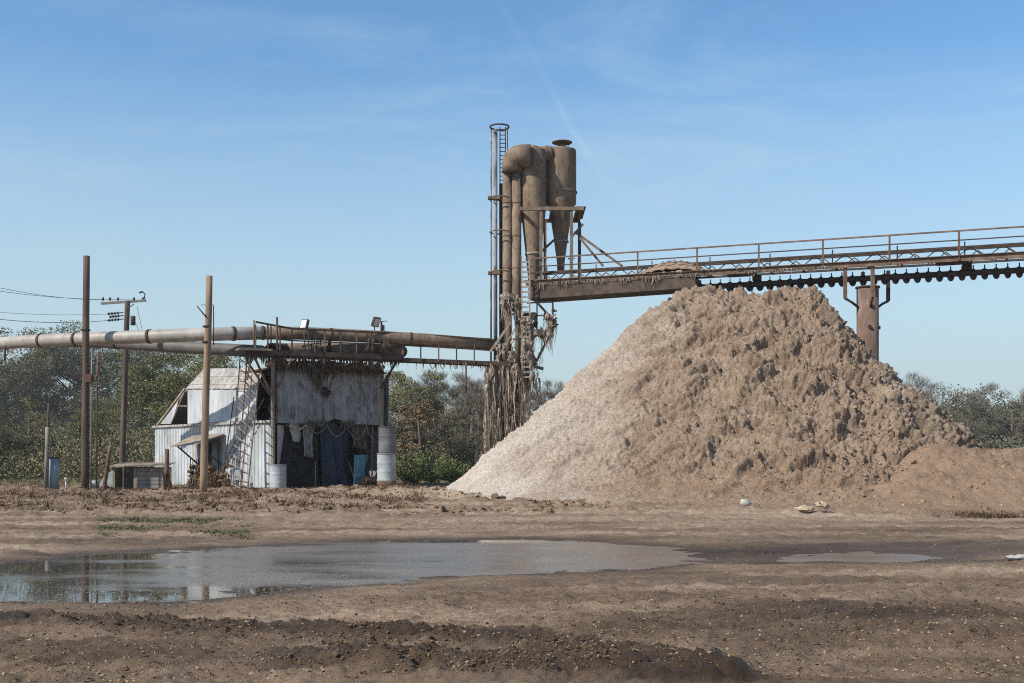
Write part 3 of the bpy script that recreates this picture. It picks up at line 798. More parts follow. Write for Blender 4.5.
# the thicket behind and under the trees: one mass
RT = np.random.RandomState(5)
def thicket(x0, x1, Ya, Yb, y0, y1, n, leaf, per=60, size=.9):
    Y = RT.uniform(Ya, Yb, n); x = RT.uniform(x0, x1, n); X = (x - 512) * Y / F
    ht = (CH + (HY - RT.uniform(y0, y1, n)) * Y / F) * (.75 + .35 * perlin(X * .25, Y * .2, 5))
    Z = RT.uniform(.3, 1, n) * 0 + .3 + (np.maximum(ht, .7) - .3) * RT.rand(n)
    return leafcloud(RT, np.stack([X, Y, Z], -1), np.full(n, size), per, leaf)
def joinlc(l):
    o = 0; V = []; Q = []
    for v, f in l: V.append(v); Q.append(f + o); o += len(v)
    return np.concatenate(V), np.concatenate(Q)
v, f = joinlc([thicket(-160, 270, 170, 200, 372, 440, 2000, .17, 80, 1.6), thicket(-160, 160, 60, 72, 415, 470, 700, .06, 120), thicket(-160, 270, 90, 110, 405, 450, 900, .08, 100), thicket(370, 560, 92, 108, 390, 440, 1000, .09, 100), thicket(370, 500, 60, 74, 425, 470, 450, .06, 120)])
tag(npmesh('thicket', v, f, M['leaf_oak'], smooth=False), 'dense dark undergrowth filling in below and behind the trees', 'thicket', kind='stuff')
nf = 2200; a_ = RT.uniform(0, 6.28, nf); d_ = RT.uniform(240, 320, nf)
far = leafcloud(RT, np.stack([np.cos(a_) * d_, np.sin(a_) * d_, RT.uniform(0, 11, nf)], -1), np.full(nf, 3.2), 30, .6)
v, f = joinlc([thicket(480, 720, 135, 165, 404, 440, 700, .18), thicket(850, 1200, 122, 150, 384, 412, 5200, .13, 70, 1.1), thicket(860, 1100, 90, 105, 425, 450, 400, .13), far])
tag(npmesh('far_wood', v, f, M['leaf_far'], smooth=False), 'far grey wood closing the horizon beyond the yard', 'wood', kind='stuff')
# bright green bushes in front of the thicket
for (x, Y, yt, wdt, lab) in [(412, 53, 456, 1.1, 'bright green weedy bush nearest the stacked drums'), (432, 54, 452, 1.2, 'bright green weedy bush in the middle of the row of three'),
                        (452, 55, 459, 1.0, 'bright green weedy bush nearest the tower foot')]:
    mb = MB(); X = (x - 512) * Y / F; h = CH + (HY - yt) * Y / F - .3
    st = MB()
    e = empty('green_bush', (X, Y, .3), lab, 'bush', 'green bushes between drums and tower')
    for i in range(14):
        a = R.uniform(0, 6.28); tip = Vector((X + math.cos(a) * wdt * .7, Y + math.sin(a) * wdt * .6, .3 + h * R.uniform(.6, 1)))
        st.tube([(X + R.uniform(-.3, .3), Y + R.uniform(-.3, .3), .2), tip], [.012, .005], 4)
        for j in range(130):
            p = Vector((X, Y, .3)).lerp(tip, R.uniform(.1, 1.05)) + rvec(.28); d = rvec(1).normalized(); q = d.cross(rvec(1)).normalized(); s = R.uniform(.03, .075)
            mb.add([p - d * s, p + q * s * .6, p + d * s, p - q * s * .6], [(0, 1, 2, 3)])
    mb.build('foliage', M['leaf_bright'], e); st.build('stem', M['bark'], e)

# ------------------------------------------------------------------ poles, posts and odds on the left
def pole(name, x, ytop, Y, r, mat, label, xtop=None, ybase=None, cat='pole', taper=.82, extra=None):
    X = (x - 512) * Y / F; z0 = gz(X, Y)
    t = P(xtop if xtop is not None else x, ytop, Y)
    e = empty(name, (X, Y, z0), label, cat)
    mb = MB(); a = Vector((X, Y, z0 - .3))
    n = 8
    mb.tube([a.lerp(t, k / n) + Vector((R.uniform(-1, 1), R.uniform(-1, 1), 0)) * r * .06 for k in range(n + 1)], [r * (1 - (1 - taper) * k / n) for k in range(n + 1)], 12)
    mb.build('shaft', mat, e)
    return e, a, t
e, a, t = pole('wooden_pole', 85, 256, 43.0, .15, M['pole_wood'], 'tall dark wooden pole carrying the ducts at left', xtop=86.5)
mb = MB(); c = P(88, 378, 42.75); mb.box(c, (.3, 0, 0), (0, .14, 0), (0, 0, .3)); mb.build('junction_box', M['rust'], e)
mb = MB(); c2 = P(94, 378, 42.8); mb.box(c2, (.2, 0, 0), (0, .1, 0), (0, 0, .2)); mb.build('junction_box', M['rust'], e)
mb = MB(); mb.tube([P(91, 488, 42.8), P(91.5, 385, 42.8), P(92, 350, 42.8)], .03, 6); mb.build('conduit', M['grey_wood'], e)
mb = MB(); mb.tube([P(96.5, 488, 42.8), P(97, 384, 42.8), P(98, 352, 42.8)], .035, 6); mb.build('conduit', M['rust'], e)
mb = MB(); q = P(86, 330, 43); mb.tube([q - Vector((0, 0, .03)), q + Vector((0, 0, .03))], .165, 12); mb.build('strap', M['dark_steel'], e)

e, a, t = pole('wooden_pole', 203, 276, 40.2, .145, M['pole_tan'], 'tan wooden pole standing right in front of the shed', xtop=209.5)
mb = MB(); mb.tube([P(197, 306, 40.05), P(206, 317, 40.05)], .025, 6); mb.tube([P(201, 305, 40.3), P(214, 305, 40.3)], .015, 5); mb.build('step_bolt', M['dark_steel'], e)
mb = MB(); mb.tube([P(213.6, 306, 40.2), P(213.6, 345, 40.2)], .02, 6); mb.build('conduit', M['dark_steel'], e)
for q in (P(207, 326.5, 40.2), P(206, 342, 40.2)):
    mb = MB(); mb.tube([q - Vector((0, 0, .03)), q + Vector((0, 0, .03))], .16, 12); mb.build('strap', M['dark_steel'], e)

e, a, t = pole('utility_pole', 121.5, 301, 60, .17, M['pole_wood'], 'utility pole with a crossarm and insulators beyond the ducts', xtop=127.5, cat='utility pole')
mb = MB(); mb.bar(P(101, 303.5, 60), P(146, 300.5, 60), .11, .13); mb.build('crossarm', M['grey_wood'], e)
for x in (103, 110, 118, 134, 143):
    mb = MB(); b = P(x, 302, 60); mb.tube([b + Vector((0, 0, .06)), b + Vector((0, 0, .12)), b + Vector((0, 0, .22)), b + Vector((0, 0, .27))], [.025, .06, .055, .02], 8); mb.build('insulator', M['wire'], e)
for k, (x, y_) in enumerate([(107, 314), (109, 317), (107.5, 320.5)]):
    mb = MB(); b = P(123.5, y_ - 1.5, 59.9); q = P(x, y_, 59.8)
    mb.bar(b, q, .05); 
    for j in range(4):
        c = b.lerp(q, .35 + .18 * j); d = (q - b).normalized(); mb.tube([c - d * .04, c + d * .04], .075, 8)
    mb.build('insulator_string', M['wire'], e)
mb = MB(); b = P(133, 316, 60); mb.tube([b, b - Vector((0, 0, .5))], .13, 10); mb.build('transformer_can', M['dark_steel'], e)
mb = MB(); b = P(144.5, 299, 60); mb.tube([b, b + Vector((.02, 0, .28)), b + Vector((-.12, 0, .4)), b + Vector((-.28, 0, .34))], [.03, .03, .05, .06], 6); mb.build('lightning_arrester', M['wire'], e)
mb = MB(); mb.bar(P(126, 310, 59.85), P(134, 304, 59.85), .04); mb.build('arm_brace', M['dark_steel'], e)
def wire(a, b, sag, label, r=.011):
    pts = [a.lerp(b, k / 14) - Vector((0, 0, sag * 4 * (k / 14) * (1 - k / 14))) for k in range(15)]
    mb = MB(); mb.tube(pts, r, 5, caps=False)
    return tag(mb.build('overhead_wire', M['wire']), label, 'wire', 'wires strung to the utility pole')
wire(P(103, 300, 60), P(-70, 270, 48), .3, 'topmost overhead wire running left from the crossarm tip')
wire(P(134, 299, 60), P(-70, 279, 48), .3, 'second overhead wire from the top running left from the crossarm')
wire(P(107, 314, 59.8), P(-70, 304, 62), .25, 'faint overhead wire from the upper insulator string running left')
wire(P(107.5, 320.5, 59.8), P(-70, 309, 46), .3, 'lowest overhead wire running left past the dark pole', .014)
wire(P(133, 316, 60), P(160, 380, 70), .1, 'slack service wire dropping right from the utility pole')
wire(P(137, 306, 60), P(152, 372, 72), .1, 'thin guy wire slanting down behind the shed')

e, a, t = pole('short_post', 46.2, 403, 43.6, .055, M['pole_wood'], 'thin brown post standing just left of the standpipe', xtop=48.8, cat='post')
mb = MB(); mb.tube([P(46.2, 490, 43.6), P(47.6, 427, 43.6)], .085, 10); mb.build('sleeve', M['grey_wood'], e)
mb = MB()
Y = 44.0; c = P(52.5, 489, Y); c.z = gz(c.x, Y)
e = empty('standpipe', c, 'fat blue grey standpipe upright by the short post', 'standpipe')
mb.tube([c - Vector((0, 0, .2)), c + Vector((0, 0, 1.3))], .255, 20); mb.build('barrel', M['blue_grey'], e)
mb = MB(); mb.tube([c + Vector((0, 0, 1.27)), c + Vector((0, 0, 1.33))], .275, 20); mb.build('rim', M['rust'], e)
mb = MB(); x, Y = -16.0, 44.4
mb.tube([(P(66, 480, 45)).xyz[:], P(66, 492, 45)], .03, 6); mb.blob(P(66, 479, 45), .09, .2)
tag(mb.build('hydrant_stub', M['galv_light']), 'small pale tap on a thin riser right of the standpipe', 'tap')
e, a, t = pole('leaning_post', 102.5, 447, 42.3, .085, M['rust'], 'rusty red post leaning right in front of the wood hutch', xtop=110, cat='post')
e, a, t = pole('red_post', 167.5, 449, 42.5, .10, M['rust'], 'short rusty upright post beside the shed left wall', xtop=167, cat='post')
mb = MB(); p = P(167, 488, 42.4)
for i in range(60): mb.strand(Vector((p.x + R.uniform(-.15, .15), p.y + R.uniform(-.15, .15), R.uniform(.5, 1.2))), R.uniform(.3, .7), .03)
stuff(mb.build('clinging_weeds', M['weed_dead'], e))
# white bucket lump
mb = MB(); p = P(95, 488, 45); z = gz(p.x, 45)
mb.tube([(p.x, 45, z), (p.x, 45, z + .36)], [.16, .19], 12)
tag(mb.build('white_bucket', M['drum_white']), 'white bucket standing left of the wood hutch', 'bucket')
mb = MB(); p = P(99, 482, 45.6); z = gz(p.x, 45.6); mb.plate([(p.x - .1, 45.6, z), (p.x + .6, 45.7, z), (p.x + .55, 45.75, z + .75), (p.x + .2, 45.7, z + .55)], (0, .25, 0))
tag(mb.build('scrap_sheet', M['drum_white']), 'tilted white scrap panel leaning behind the leaning red post', 'scrap panel')
# wood hutch
Y = 44.2; p0 = P(113, 490, Y); z0 = gz(p0.x, Y)
e = empty('wood_hutch', (P(138, 490, Y).x, Y, z0), 'weathered grey wooden hutch with an open front bay beside the shed', 'hutch')
xa, xm, xb = P(113, 0, Y).x, P(136, 0, Y).x, P(163, 0, Y).x
mb = MB()
for k in range(5): mb.box(((xm + xb) / 2, Y, z0 + .09 + .17 * k), (xb - xm, 0, 0), (0, .03, 0), (0, 0, .155))
mb.build('plank_front', M['grey_wood'], e)
mb = MB(); mb.box(((xa + xb) / 2, Y + 1.1, z0 + .43), (xb - xa, 0, 0), (0, .03, 0), (0, 0, .86)); mb.build('back_board', M['grey_wood'], e)
for x in (xa + .03, xm - .05, xb - .04):
    mb = MB(); mb.box((x, Y + .04, z0 + .42), (.09, 0, 0), (0, .09, 0), (0, 0, .9)); mb.build('post', M['old_wood'], e)
for x in (xa + .0, xb - .0):
    mb = MB(); mb.box((x, Y + .55, z0 + .43), (.03, 0, 0), (0, 1.0, 0), (0, 0, .84)); mb.build('side_board', M['grey_wood'], e)
mb = MB()
for k in range(5):
    mb.box(((xa + xb) / 2 + R.uniform(-.05, .05), Y - .15 + .3 * k, z0 + .92 + .025 * k + R.uniform(-.01, .01)), (xb - xa + .25, 0, 0.02), (0, .28, .02), (0, 0, .035))
mb.build('roof', M['old_wood'], e)
# conduit of low mud clumps at pole foot
# ------------------------------------------------------------------ ducts
def duct(name, pts, r, mat, label, bands):
    e = empty(name, pts[0], label, 'duct', 'overhead suction ducts')
    # smooth path
    sm = []
    n = len(pts)
    for i in range(n - 1):
        p0, p1, p2, p3 = pts[max(i - 1, 0)], pts[i], pts[i + 1], pts[min(i + 2, n - 1)]
        for k in range(8):
            t = k / 8
            sm.append(.5 * ((2 * p1) + (p2 - p0) * t + (2 * p0 - 5 * p1 + 4 * p2 - p3) * t * t + (3 * p1 - p0 - 3 * p2 + p3) * t ** 3))
    sm.append(pts[-1])
    mb = MB(); mb.tube(sm, r, 20); mb.build('pipe_run', mat, e)
    tot = len(sm) - 1
    for b in bands:
        i = min(int(b * tot), tot - 1); d = (sm[i + 1] - sm[i]).normalized(); c = sm[i]
        mb = MB(); mb.tube([c - d * .06, c + d * .06], r * 1.08, 20); mb.build('collar', M['dark_steel'], e)
    return e
d1 = duct('duct', [P(-70, 352, 48.5), P(-15, 345, 46.5), P(35, 341, 45), P(95, 338.5, 43.9), P(205, 334.5, 43.0), P(262, 333.0, 43.9)], .265, M['duct_paint'],
     'long pale upper duct crossing from the left edge to the tower', (.23, .44, .56, .72, .88))
mb = MB(); mb.tube([P(262, 333.0, 43.9), P(300, 333.2, 44.4), P(360, 336.0, 45.2), P(430, 340, 45.8), P(497, 345.5, 46.3)], .262, 20); mb.build('brown_run', M['dusty_steel'], d1)
for a_, b_ in ((P(262, 333, 43.9), P(264, 333, 43.93)), (P(330, 334.6, 44.8), P(331.5, 334.7, 44.82)), (P(410, 338.9, 45.63), P(411.5, 339, 45.64))):
    mb = MB(); mb.tube([a_, b_], .285, 20); mb.build('collar', M['dark_steel'], d1)
d2 = duct('duct', [P(60, 341, 47.5), P(110, 342.5, 46.2), P(180, 347, 44.4), P(250, 351, 43.8), P(262, 351.5, 43.9)], .25, M['duct_dark'], 'shorter dark lower duct hanging behind the pale one', (.3, .8))
d3 = duct('duct', [P(287, 349.5, 45.0), P(330, 349, 45.4), P(392, 351, 45.9), P(401, 351.5, 46.0)], .26, M['dusty_steel'], 'brown short duct lying along the catwalk on the shed', (.9,))
mb = MB(); mb.tube([P(287, 349.5, 45), P(276, 349.5, 44.5), P(271, 350, 43.9)], [.25, .26, .28], 18, caps=False); mb.build('open_mouth', M['dark_steel'], d3)
mb = MB(); mb.tube([P(253, 351.5, 43.85), P(258, 352, 43.9)], .265, 18); mb.build('rusty_joint', M['rust'], d2)
for x in (5, 84):
    mb = MB(); q = P(x, 343, 45.6 if x < 20 else 43.6); mb.tube([q - Vector((0, 0, .2)), q - Vector((0, 0, .75 if x < 20 else .4))], .04, 6); mb.build('drain_stub', M['dark_steel'], d1)

# ------------------------------------------------------------------ the shed
O = Vector((-9.6, 44.0, 0)); Ld = Vector((-.66, .7513, 0)).normalized(); Rd = Vector((.83, .558, 0)).normalized()
Ln = Vector((-Ld.y, Ld.x, 0)); Ln = Ln if Ln.y < 0 else -Ln      # outward normal of the lit wall
Rn = Vector((Rd.y, -Rd.x, 0)); Rn = Rn if Rn.y < 0 else -Rn
def onwall(x, y, D=Ld, off=0, N=None):
    o = O + (N * off if N is not None else Vector((0, 0, 0)))
    k = (x - 512) / F
    t = (k * o.y - o.x) / (D.x - k * D.y)
    p = o + D * t
    return t, CH - (y - HY) * p.y / F
def wp(t, z, D=Ld, N=Ln, off=0): return Vector((O.x, O.y, 0)) + D * t + N * off + Vector((0, 0, z))
def corr(mb, D, N, t0, t1, zlo, zhi, pitch=.3, dep=.035, off=0):
    """corrugated sheet between two height functions"""
    ts = [t0]
    k = math.floor(t0 / pitch)
    pr = [(0, 0), (.62, 0), (.72, 1), (.9, 1), (1.0, 0)]
    pts = []
    while k * pitch < t1:
        for f, o in pr[:-1]:
            t = (k + f) * pitch
            if t0 < t < t1: pts.append((t, o))
        k += 1
    pts = [(t0, 0)] + pts + [(t1, 0)]
    vs = []
    for t, o in pts:
        a = wp(t, zlo(t), D, N, off + o * dep); b = wp(t, zhi(t), D, N, off + o * dep)
        vs += [a, b, wp(t, zhi(t), D, N, off + o * dep - .006), wp(t, zlo(t), D, N, off + o * dep - .006)]
    n = len(pts); fs = []
    for i in range(n - 1):
        q = 4 * i; r = 4 * (i + 1)
        fs += [(q, q + 1, r + 1, r), (q + 2, q + 3, r + 3, r + 2), (q + 1, q + 2, r + 2, r + 1), (q + 3, q, r, r + 3)]
    mb.add(vs, fs)
shed = empty('metal_shed', (O.x, O.y, .3), 'ramshackle corrugated metal shed with open dark bay under the catwalk', 'shed')
tE = onwall(155, 424)[0]; tw0 = onwall(221, 0)[0]; tw1 = onwall(204, 0)[0]
zt = 3.06
zw0, zw1 = .95, 2.35
cst = lambda v: (lambda t: v)
mb = MB()
corr(mb, Ld, Ln, 0, tw0, cst(.15), cst(zt)); corr(mb, Ld, Ln, tw1, tE, cst(.15), cst(zt))
corr(mb, Ld, Ln, tw0, tw1, cst(zw1), cst(zt)); corr(mb, Ld, Ln, tw0, tw1, cst(.15), cst(zw0))
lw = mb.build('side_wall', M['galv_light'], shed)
mb = MB(); mb.bar(wp(-.05, zt + .03, off=.05), wp(tE + .1, zt + .03, off=.05), .12, .10); mb.build('eave_flashing', M['roof_tin'], shed)
# window with its shutter
win = MB()
for a, b in (((tw0, zw0), (tw1, zw0)), ((tw0, zw1), (tw1, zw1)), ((tw0, zw0), (tw0, zw1)), ((tw1, zw0), (tw1, zw1))):
    win.bar(wp(*a, off=.05), wp(*b, off=.05), .07, .07)
w = win.build('window_frame', M['old_wood'], shed)
mb = MB(); mb.plate([wp(tw0 + .1, zw0 - .2, off=.085), wp(tw0 + .65, zw0 - .2, off=.085), wp(tw0 + .65, zw1 - .05, off=.085), wp(tw0 + .1, zw1 - .05, off=.085)], Ln * .03); mb.build('shutter', M['galv_shade'], w)
# awning
aw = MB(); t0, t1 = onwall(226, 0)[0], onwall(196, 0)[0]
a_, b_ = wp(t0, 2.62, off=.07), wp(t1, 2.62, off=.07); c_, d_ = wp(t1, 2.08, off=1.25), wp(t0, 2.2, off=1.25)
aw.plate([a_, b_, c_, d_], (0, 0, .035)); awn = aw.build('awning', M['old_wood'], shed)
for q in (t1 - .3, t0 + .4):
    mb = MB(); mb.bar(wp(q, 1.35, off=.06), wp(q, 2.12, off=1.0), .06); mb.build('brace', M['dark_steel'], awn)
# upper storey: traced on the wall plane
def UP(x, y, off=0): 
    t, z = onwall(x, y); return wp(t, z, off=off)
tA = onwall(188, 0)[0]; tB = onwall(257, 0)[0]; zA = onwall(188, 388)[1]; zB = onwall(257, 388)[1]
zup = lambda t: zB + (zA - zB) * (t - tB) / (tA - tB)
mb = MB(); corr(mb, Ld, Ln, tB, tA, cst(zt + .1), zup, pitch=.9, dep=.02, off=.02); mb.build('upper_wall', M['galv_light'], shed)
inn = -Ln
# roof planes leaning back above it
def roofpt(x, y, back): 
    p = UP(x, y); return p + inn * back
mb = MB()
rows = 5
rl0, rl1 = UP(187, 389, .06), UP(259, 389, .06)
top0, top1 = onwall(194, 369), onwall(253, 368)
rt0 = wp(*top0) + inn * .5; rt1 = wp(*top1) + inn * .5
for k in range(rows):
    a0 = rl0.lerp(rt0, k / rows); a1 = rl1.lerp(rt1, k / rows); b0 = rl0.lerp(rt0, (k + 1.12) / rows); b1 = rl1.lerp(rt1, (k + 1.12) / rows)
    lift = Vector((0, 0, .02 * (k % 2) + .01))
    mb.plate([a0 + lift - Vector((0, 0, .0)), a1 + lift, b1 + lift * .2, b0 + lift * .2], Ln * .02)
mb.build('roof', M['roof_tin'], shed)
# back slope and flat top of the roof
mb = MB()
mb.plate([rt0, rt1, rt1 + inn * 3.2 - Vector((0, 0, .5)), rt0 + inn * 3.2 - Vector((0, 0, .5))], (0, 0, .05))
mb.build('roof_back', M['roof_tin'], shed)
# raking end roof with the triangular opening
k0, k1 = UP(159, 425), rt0 - inn * .02
mb = MB(); mb.plate([k0, k1, k1 + inn * 3.7, k0 + inn * 4.2], (-.04, 0, .06)); mb.build('end_slope', M['roof_tin'], shed)
mb = MB(); mb.bar(UP(159, 425, .08), UP(186.5, 388.5, .08), .06, .1); mb.build('rake_board', M['old_wood'], shed)
mb = MB(); mb.plate([UP(160, 424, .03), UP(172, 424, .03), UP(179, 402, .03), UP(176, 402, .03)], Ln * .02); mb.build('gable_scrap', M['galv_light'], shed)
mb = MB(); mb.bar(UP(172, 424, .05), UP(186, 391, .05), .05); mb.bar(UP(175, 406, .02), UP(188, 406, .02), .05); mb.build('gable_stud', M['old_wood'], shed)
# dark walls behind and inside
depth = 5.2
E0 = wp(tE, 0); Bk = lambda t, z: wp(t, z) + Rd * depth
mb = MB()
mb.plate([wp(0, .1) + Rd * depth, wp(tE, .1) + Rd * depth, wp(tE, zt) + Rd * depth, wp(0, 5.0) + Rd * depth], Rd * .05)
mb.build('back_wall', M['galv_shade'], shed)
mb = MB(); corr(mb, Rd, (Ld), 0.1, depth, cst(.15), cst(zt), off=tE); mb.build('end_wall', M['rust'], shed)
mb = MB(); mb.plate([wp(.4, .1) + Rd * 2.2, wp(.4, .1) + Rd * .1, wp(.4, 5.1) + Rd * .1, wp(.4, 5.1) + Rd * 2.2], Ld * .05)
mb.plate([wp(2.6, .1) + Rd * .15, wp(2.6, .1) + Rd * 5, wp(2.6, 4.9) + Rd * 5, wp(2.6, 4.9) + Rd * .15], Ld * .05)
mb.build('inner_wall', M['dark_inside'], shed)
# upper right wall, over the open bay
zr0, zr1 = 3.02, 5.16
mb = MB(); tR = onwall(383, 0, Rd)[0]
def zlow(t): return zr0 + .10 * math.sin(t * 5.1) * (1 if 1.6 < t < 3.6 else .1) + (.12 if 2.2 < t < 3.2 else 0)
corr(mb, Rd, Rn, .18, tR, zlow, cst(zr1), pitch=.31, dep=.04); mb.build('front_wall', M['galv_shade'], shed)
for t in (.05, tR - .05):
    mb = MB(); mb.bar(wp(t, .1, Rd, Rn, -.02), wp(t, 5.1, Rd, Rn, -.02), .15, .15); mb.build('corner_post', M['old_wood'], shed)
mb = MB(); mb.plate([wp(-.0, 5.2, Rd, Rn, .1), wp(tR + .1, 5.2, Rd, Rn, .1), wp(tR + .1, 5.25, Rd, Rn, -4.5), wp(0, 5.25, Rd, Rn, -4.5)], (0, 0, .06)); mb.build('flat_roof', M['dark_steel'], shed)
mb = MB(); mb.plate([wp(tR, .1, Rd, Rn, -.1), wp(tR, .1, Rd, Rn, -4.5), wp(tR, 5.15, Rd, Rn, -4.5), wp(tR, 5.15, Rd, Rn, -.1)], Rd * .04); mb.build('far_wall', M['galv_shade'], shed)
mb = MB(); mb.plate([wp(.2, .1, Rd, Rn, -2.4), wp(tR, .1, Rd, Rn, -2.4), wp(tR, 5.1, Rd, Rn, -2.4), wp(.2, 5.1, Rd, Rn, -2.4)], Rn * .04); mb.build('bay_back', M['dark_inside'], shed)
mb = MB(); mb.tube([wp(2.25, 4.45, Rd, Rn, -.3), wp(2.25, 4.35, Rd, Rn, .12), wp(2.3, 4.25, Rd, Rn, .25)], .17, 12, caps=False); mb.tube([wp(2.3, 4.3, Rd, Rn, .1), wp(2.3, 4.28, Rd, Rn, .14)], .165, 12); mb.build('vent_stub', M['dark_steel'], shed)
# ragged lint draped over the top edge of the front wall
mb = MB()
for i in range(650):
    t = R.uniform(.2, tR) if R.random() < .72 else R.gauss(1.95, .22); c = 1.95; k = math.exp(-((t - c) / .35) ** 2)
    mb.strand(wp(t, 5.36 - R.random() * .2, Rd, Rn, R.uniform(.05, .3)), R.uniform(.05, .26) + k * R.uniform(.1, .9), R.uniform(.008, .03))
for i in range(160):
    t = R.uniform(1.4, 3.6); mb.strand(wp(t, 3.2 - R.random() * .2, Rd, Rn, R.uniform(.03, .1)), R.uniform(.05, .3), R.uniform(.008, .03))
for i in range(260):
    t = R.uniform(.2, tR); mb.blob(wp(t, 5.32 + R.uniform(0, .22), Rd, Rn, R.uniform(-1.2, .2)), R.uniform(.06, .2), .4)
stuff(mb.build('draped_lint', M['lint_dark'], shed))
# things in the bay
def quadcloth(name, pts, mat, label, cat, nx=14, ny=14, amp=.06):
    a, b, c, d = [Vector(p) for p in pts]; nrm = (b - a).cross(d - a).normalized(); vs = []; fs = []
    for j in range(ny + 1):
        for i in range(nx + 1):
            u, v = i / nx, j / ny
            p = a.lerp(b, u).lerp(d.lerp(c, u), v) + nrm * (amp * math.sin(u * 17 + v * 3) + amp * .7 * math.sin(u * 31 - v * 4 + 1) + R.uniform(-.2, .2) * amp)
            vs.append(p)
    for j in range(ny):
        for i in range(nx):
            q = j * (nx + 1) + i; fs.append((q, q + 1, q + nx + 2, q + nx + 1))
    mb = MB(); mb.add(vs, fs, True); o = mb.build(name, mat)
    sol = o.modifiers.new('thickness', 'SOLIDIFY'); sol.thickness = .008
    return tag(o, label, cat)
def bay(t, z, o): return wp(t, z, Rd, Rn, o)
quadcloth('blue_tarp', [bay(2.3, .3, -.35), bay(3.75, .3, -.6), bay(3.6, 3.0, -.5), bay(2.2, 3.1, -.3)], M['tarp_blue'], 'dark blue tarp hanging in folds inside the shed bay', 'tarp', amp=.09)
quadcloth('pale_blue_tarp', [bay(3.5, .35, .05), bay(4.35, .45, -.5), bay(4.5, 1.75, -.5), bay(3.6, 1.75, .05)], M['tarp_cyan'], 'pale blue tarp scrap caught by the sun in the bay', 'tarp', amp=.05)
sm = MB()
sm.plate([bay(.95, 2.3, -.15), bay(2.05, 2.2, -.9), bay(2.2, 3.05, -.85), bay(.75, 3.05, -.1)], Rn * .02)
tag(sm.build('white_sheet', M['drum_white']), 'white sheet metal panel hung at the top of the dark bay', 'sheet metal')
sm = MB(); sm.plate([bay(.2, 1.1, .05), bay(.5, 1.1, -.5), bay(.75, 2.95, -.5), bay(.2, 2.95, .05)], Rn * .02)
tag(sm.build('bent_sheet', M['drum_white']), 'narrow pale panel by the corner post of the bay', 'sheet metal')
def drum(c, r, h, mat, label, name='drum', bands=(.33, .66), base=None, tint=None):
    e = empty(name, c, label, 'drum')
    mb = MB(); pts = []; rs = []
    for k in range(25):
        f = k / 24; rr = r
        for b in bands:
            if abs(f - b) < .03: rr = r * 1.04
        pts.append(c + Vector((0, 0, h * f))); rs.append(rr)
    mb.tube(pts, rs, 22); mb.build('body', mat, e)
    for f in (0, 1):
        mb = MB(); mb.tube([c + Vector((0, 0, h * f - .02)), c + Vector((0, 0, h * f + .015))], r * 1.05, 22); mb.build('rim', M['rust'] if f == 0 else mat, e)
    return e
c = P(278, 492, 43.0); c.z = gz(c.x, c.y) - .02; drum(c, .325, 1.02, M['drum_white'], 'pale grey drum standing alone at the shed corner')
c = P(386.5, 489, 44.8); c.z = gz(c.x, c.y) - .02
e = drum(c, .38, 1.42, M['drum_white'], 'white drum with rusty foot, lower of the stacked pair', bands=(.25, .5, .75))
mb = MB(); mb.tube([c - Vector((0, 0, .0)), c + Vector((0, 0, .34))], .395, 20); mb.build('rusty_foot', M['rust'], e)
c2 = c + Vector((.02, .05, 1.46)); drum(c2, .35, 1.05, M['drum_grey'], 'grey drum stacked on top of the white drum')
for a_, b_, w_, lab in ((bay(2.0, .3, -.3), bay(2.15, 2.95, -.6), .09, 'old plank standing upright beside the dark blue tarp'), (bay(3.95, .3, -.2), bay(3.4, 2.6, -1.2), .08, 'old plank leaning behind the pale blue tarp'), (bay(4.5, .3, -.15), bay(4.62, 3.0, -.3), .1, 'wooden prop near the stacked drums inside the bay')):
    mb = MB(); mb.bar(a_, b_, w_, .04); tag(mb.build('plank', M['old_wood']), lab, 'plank')
quadcloth('hanging_rag', [bay(1.45, 1.7, -.25), bay(1.9, 1.6, -.35), bay(1.95, 3.05, -.3), bay(1.4, 3.05, -.2)], M['galv_shade'], 'grey ragged sheet hanging between white panel and blue tarp', 'rag', amp=.07)
quadcloth('hanging_rag', [bay(3.7, 2.1, -.3), bay(4.4, 1.95, -.4), bay(4.5, 3.0, -.4), bay(3.6, 3.0, -.25)], M['lint_dark'], 'brown ragged sacking hanging above the pale blue tarp', 'rag', amp=.07)
mb = MB()
for q in range(5):
    a_ = bay(.6 + q * .9, 3.0, -.1); pts = [a_ + Rd * (.12 * k_) + Vector((R.uniform(-.03, .03), R.uniform(-.03, .03), -(.25 + .12 * q) * math.sin(math.pi * k_ / 8))) for k_ in range(9)]
    mb.tube(pts, .018, 5)
stuff(mb.build('loose_cable', M['lint'], shed))
sm = MB(); sm.box(bay(1.3, 1.0, -1.0), Rd * 1.5, Rn * 1.0, (0, 0, 1.5))
for k in range(4): sm.bar(bay(.6 + .45 * k, .3, -.48), bay(.6 + .45 * k, 1.75, -.48), .05, .05)
tag(sm.build('metal_bin', M['dark_steel']), 'dark ribbed steel bin deep in the shed bay', 'bin')
mb = MB()
for i in range(40): mb.blob(bay(R.uniform(3.9, 4.8), .3 + R.uniform(0, .45), R.uniform(-.3, .2)), R.uniform(.06, .16), .5)
tag(mb.build('scrap_pile', M['litter']), 'small scrap heap beside the pale blue tarp', 'scrap', kind='stuff')
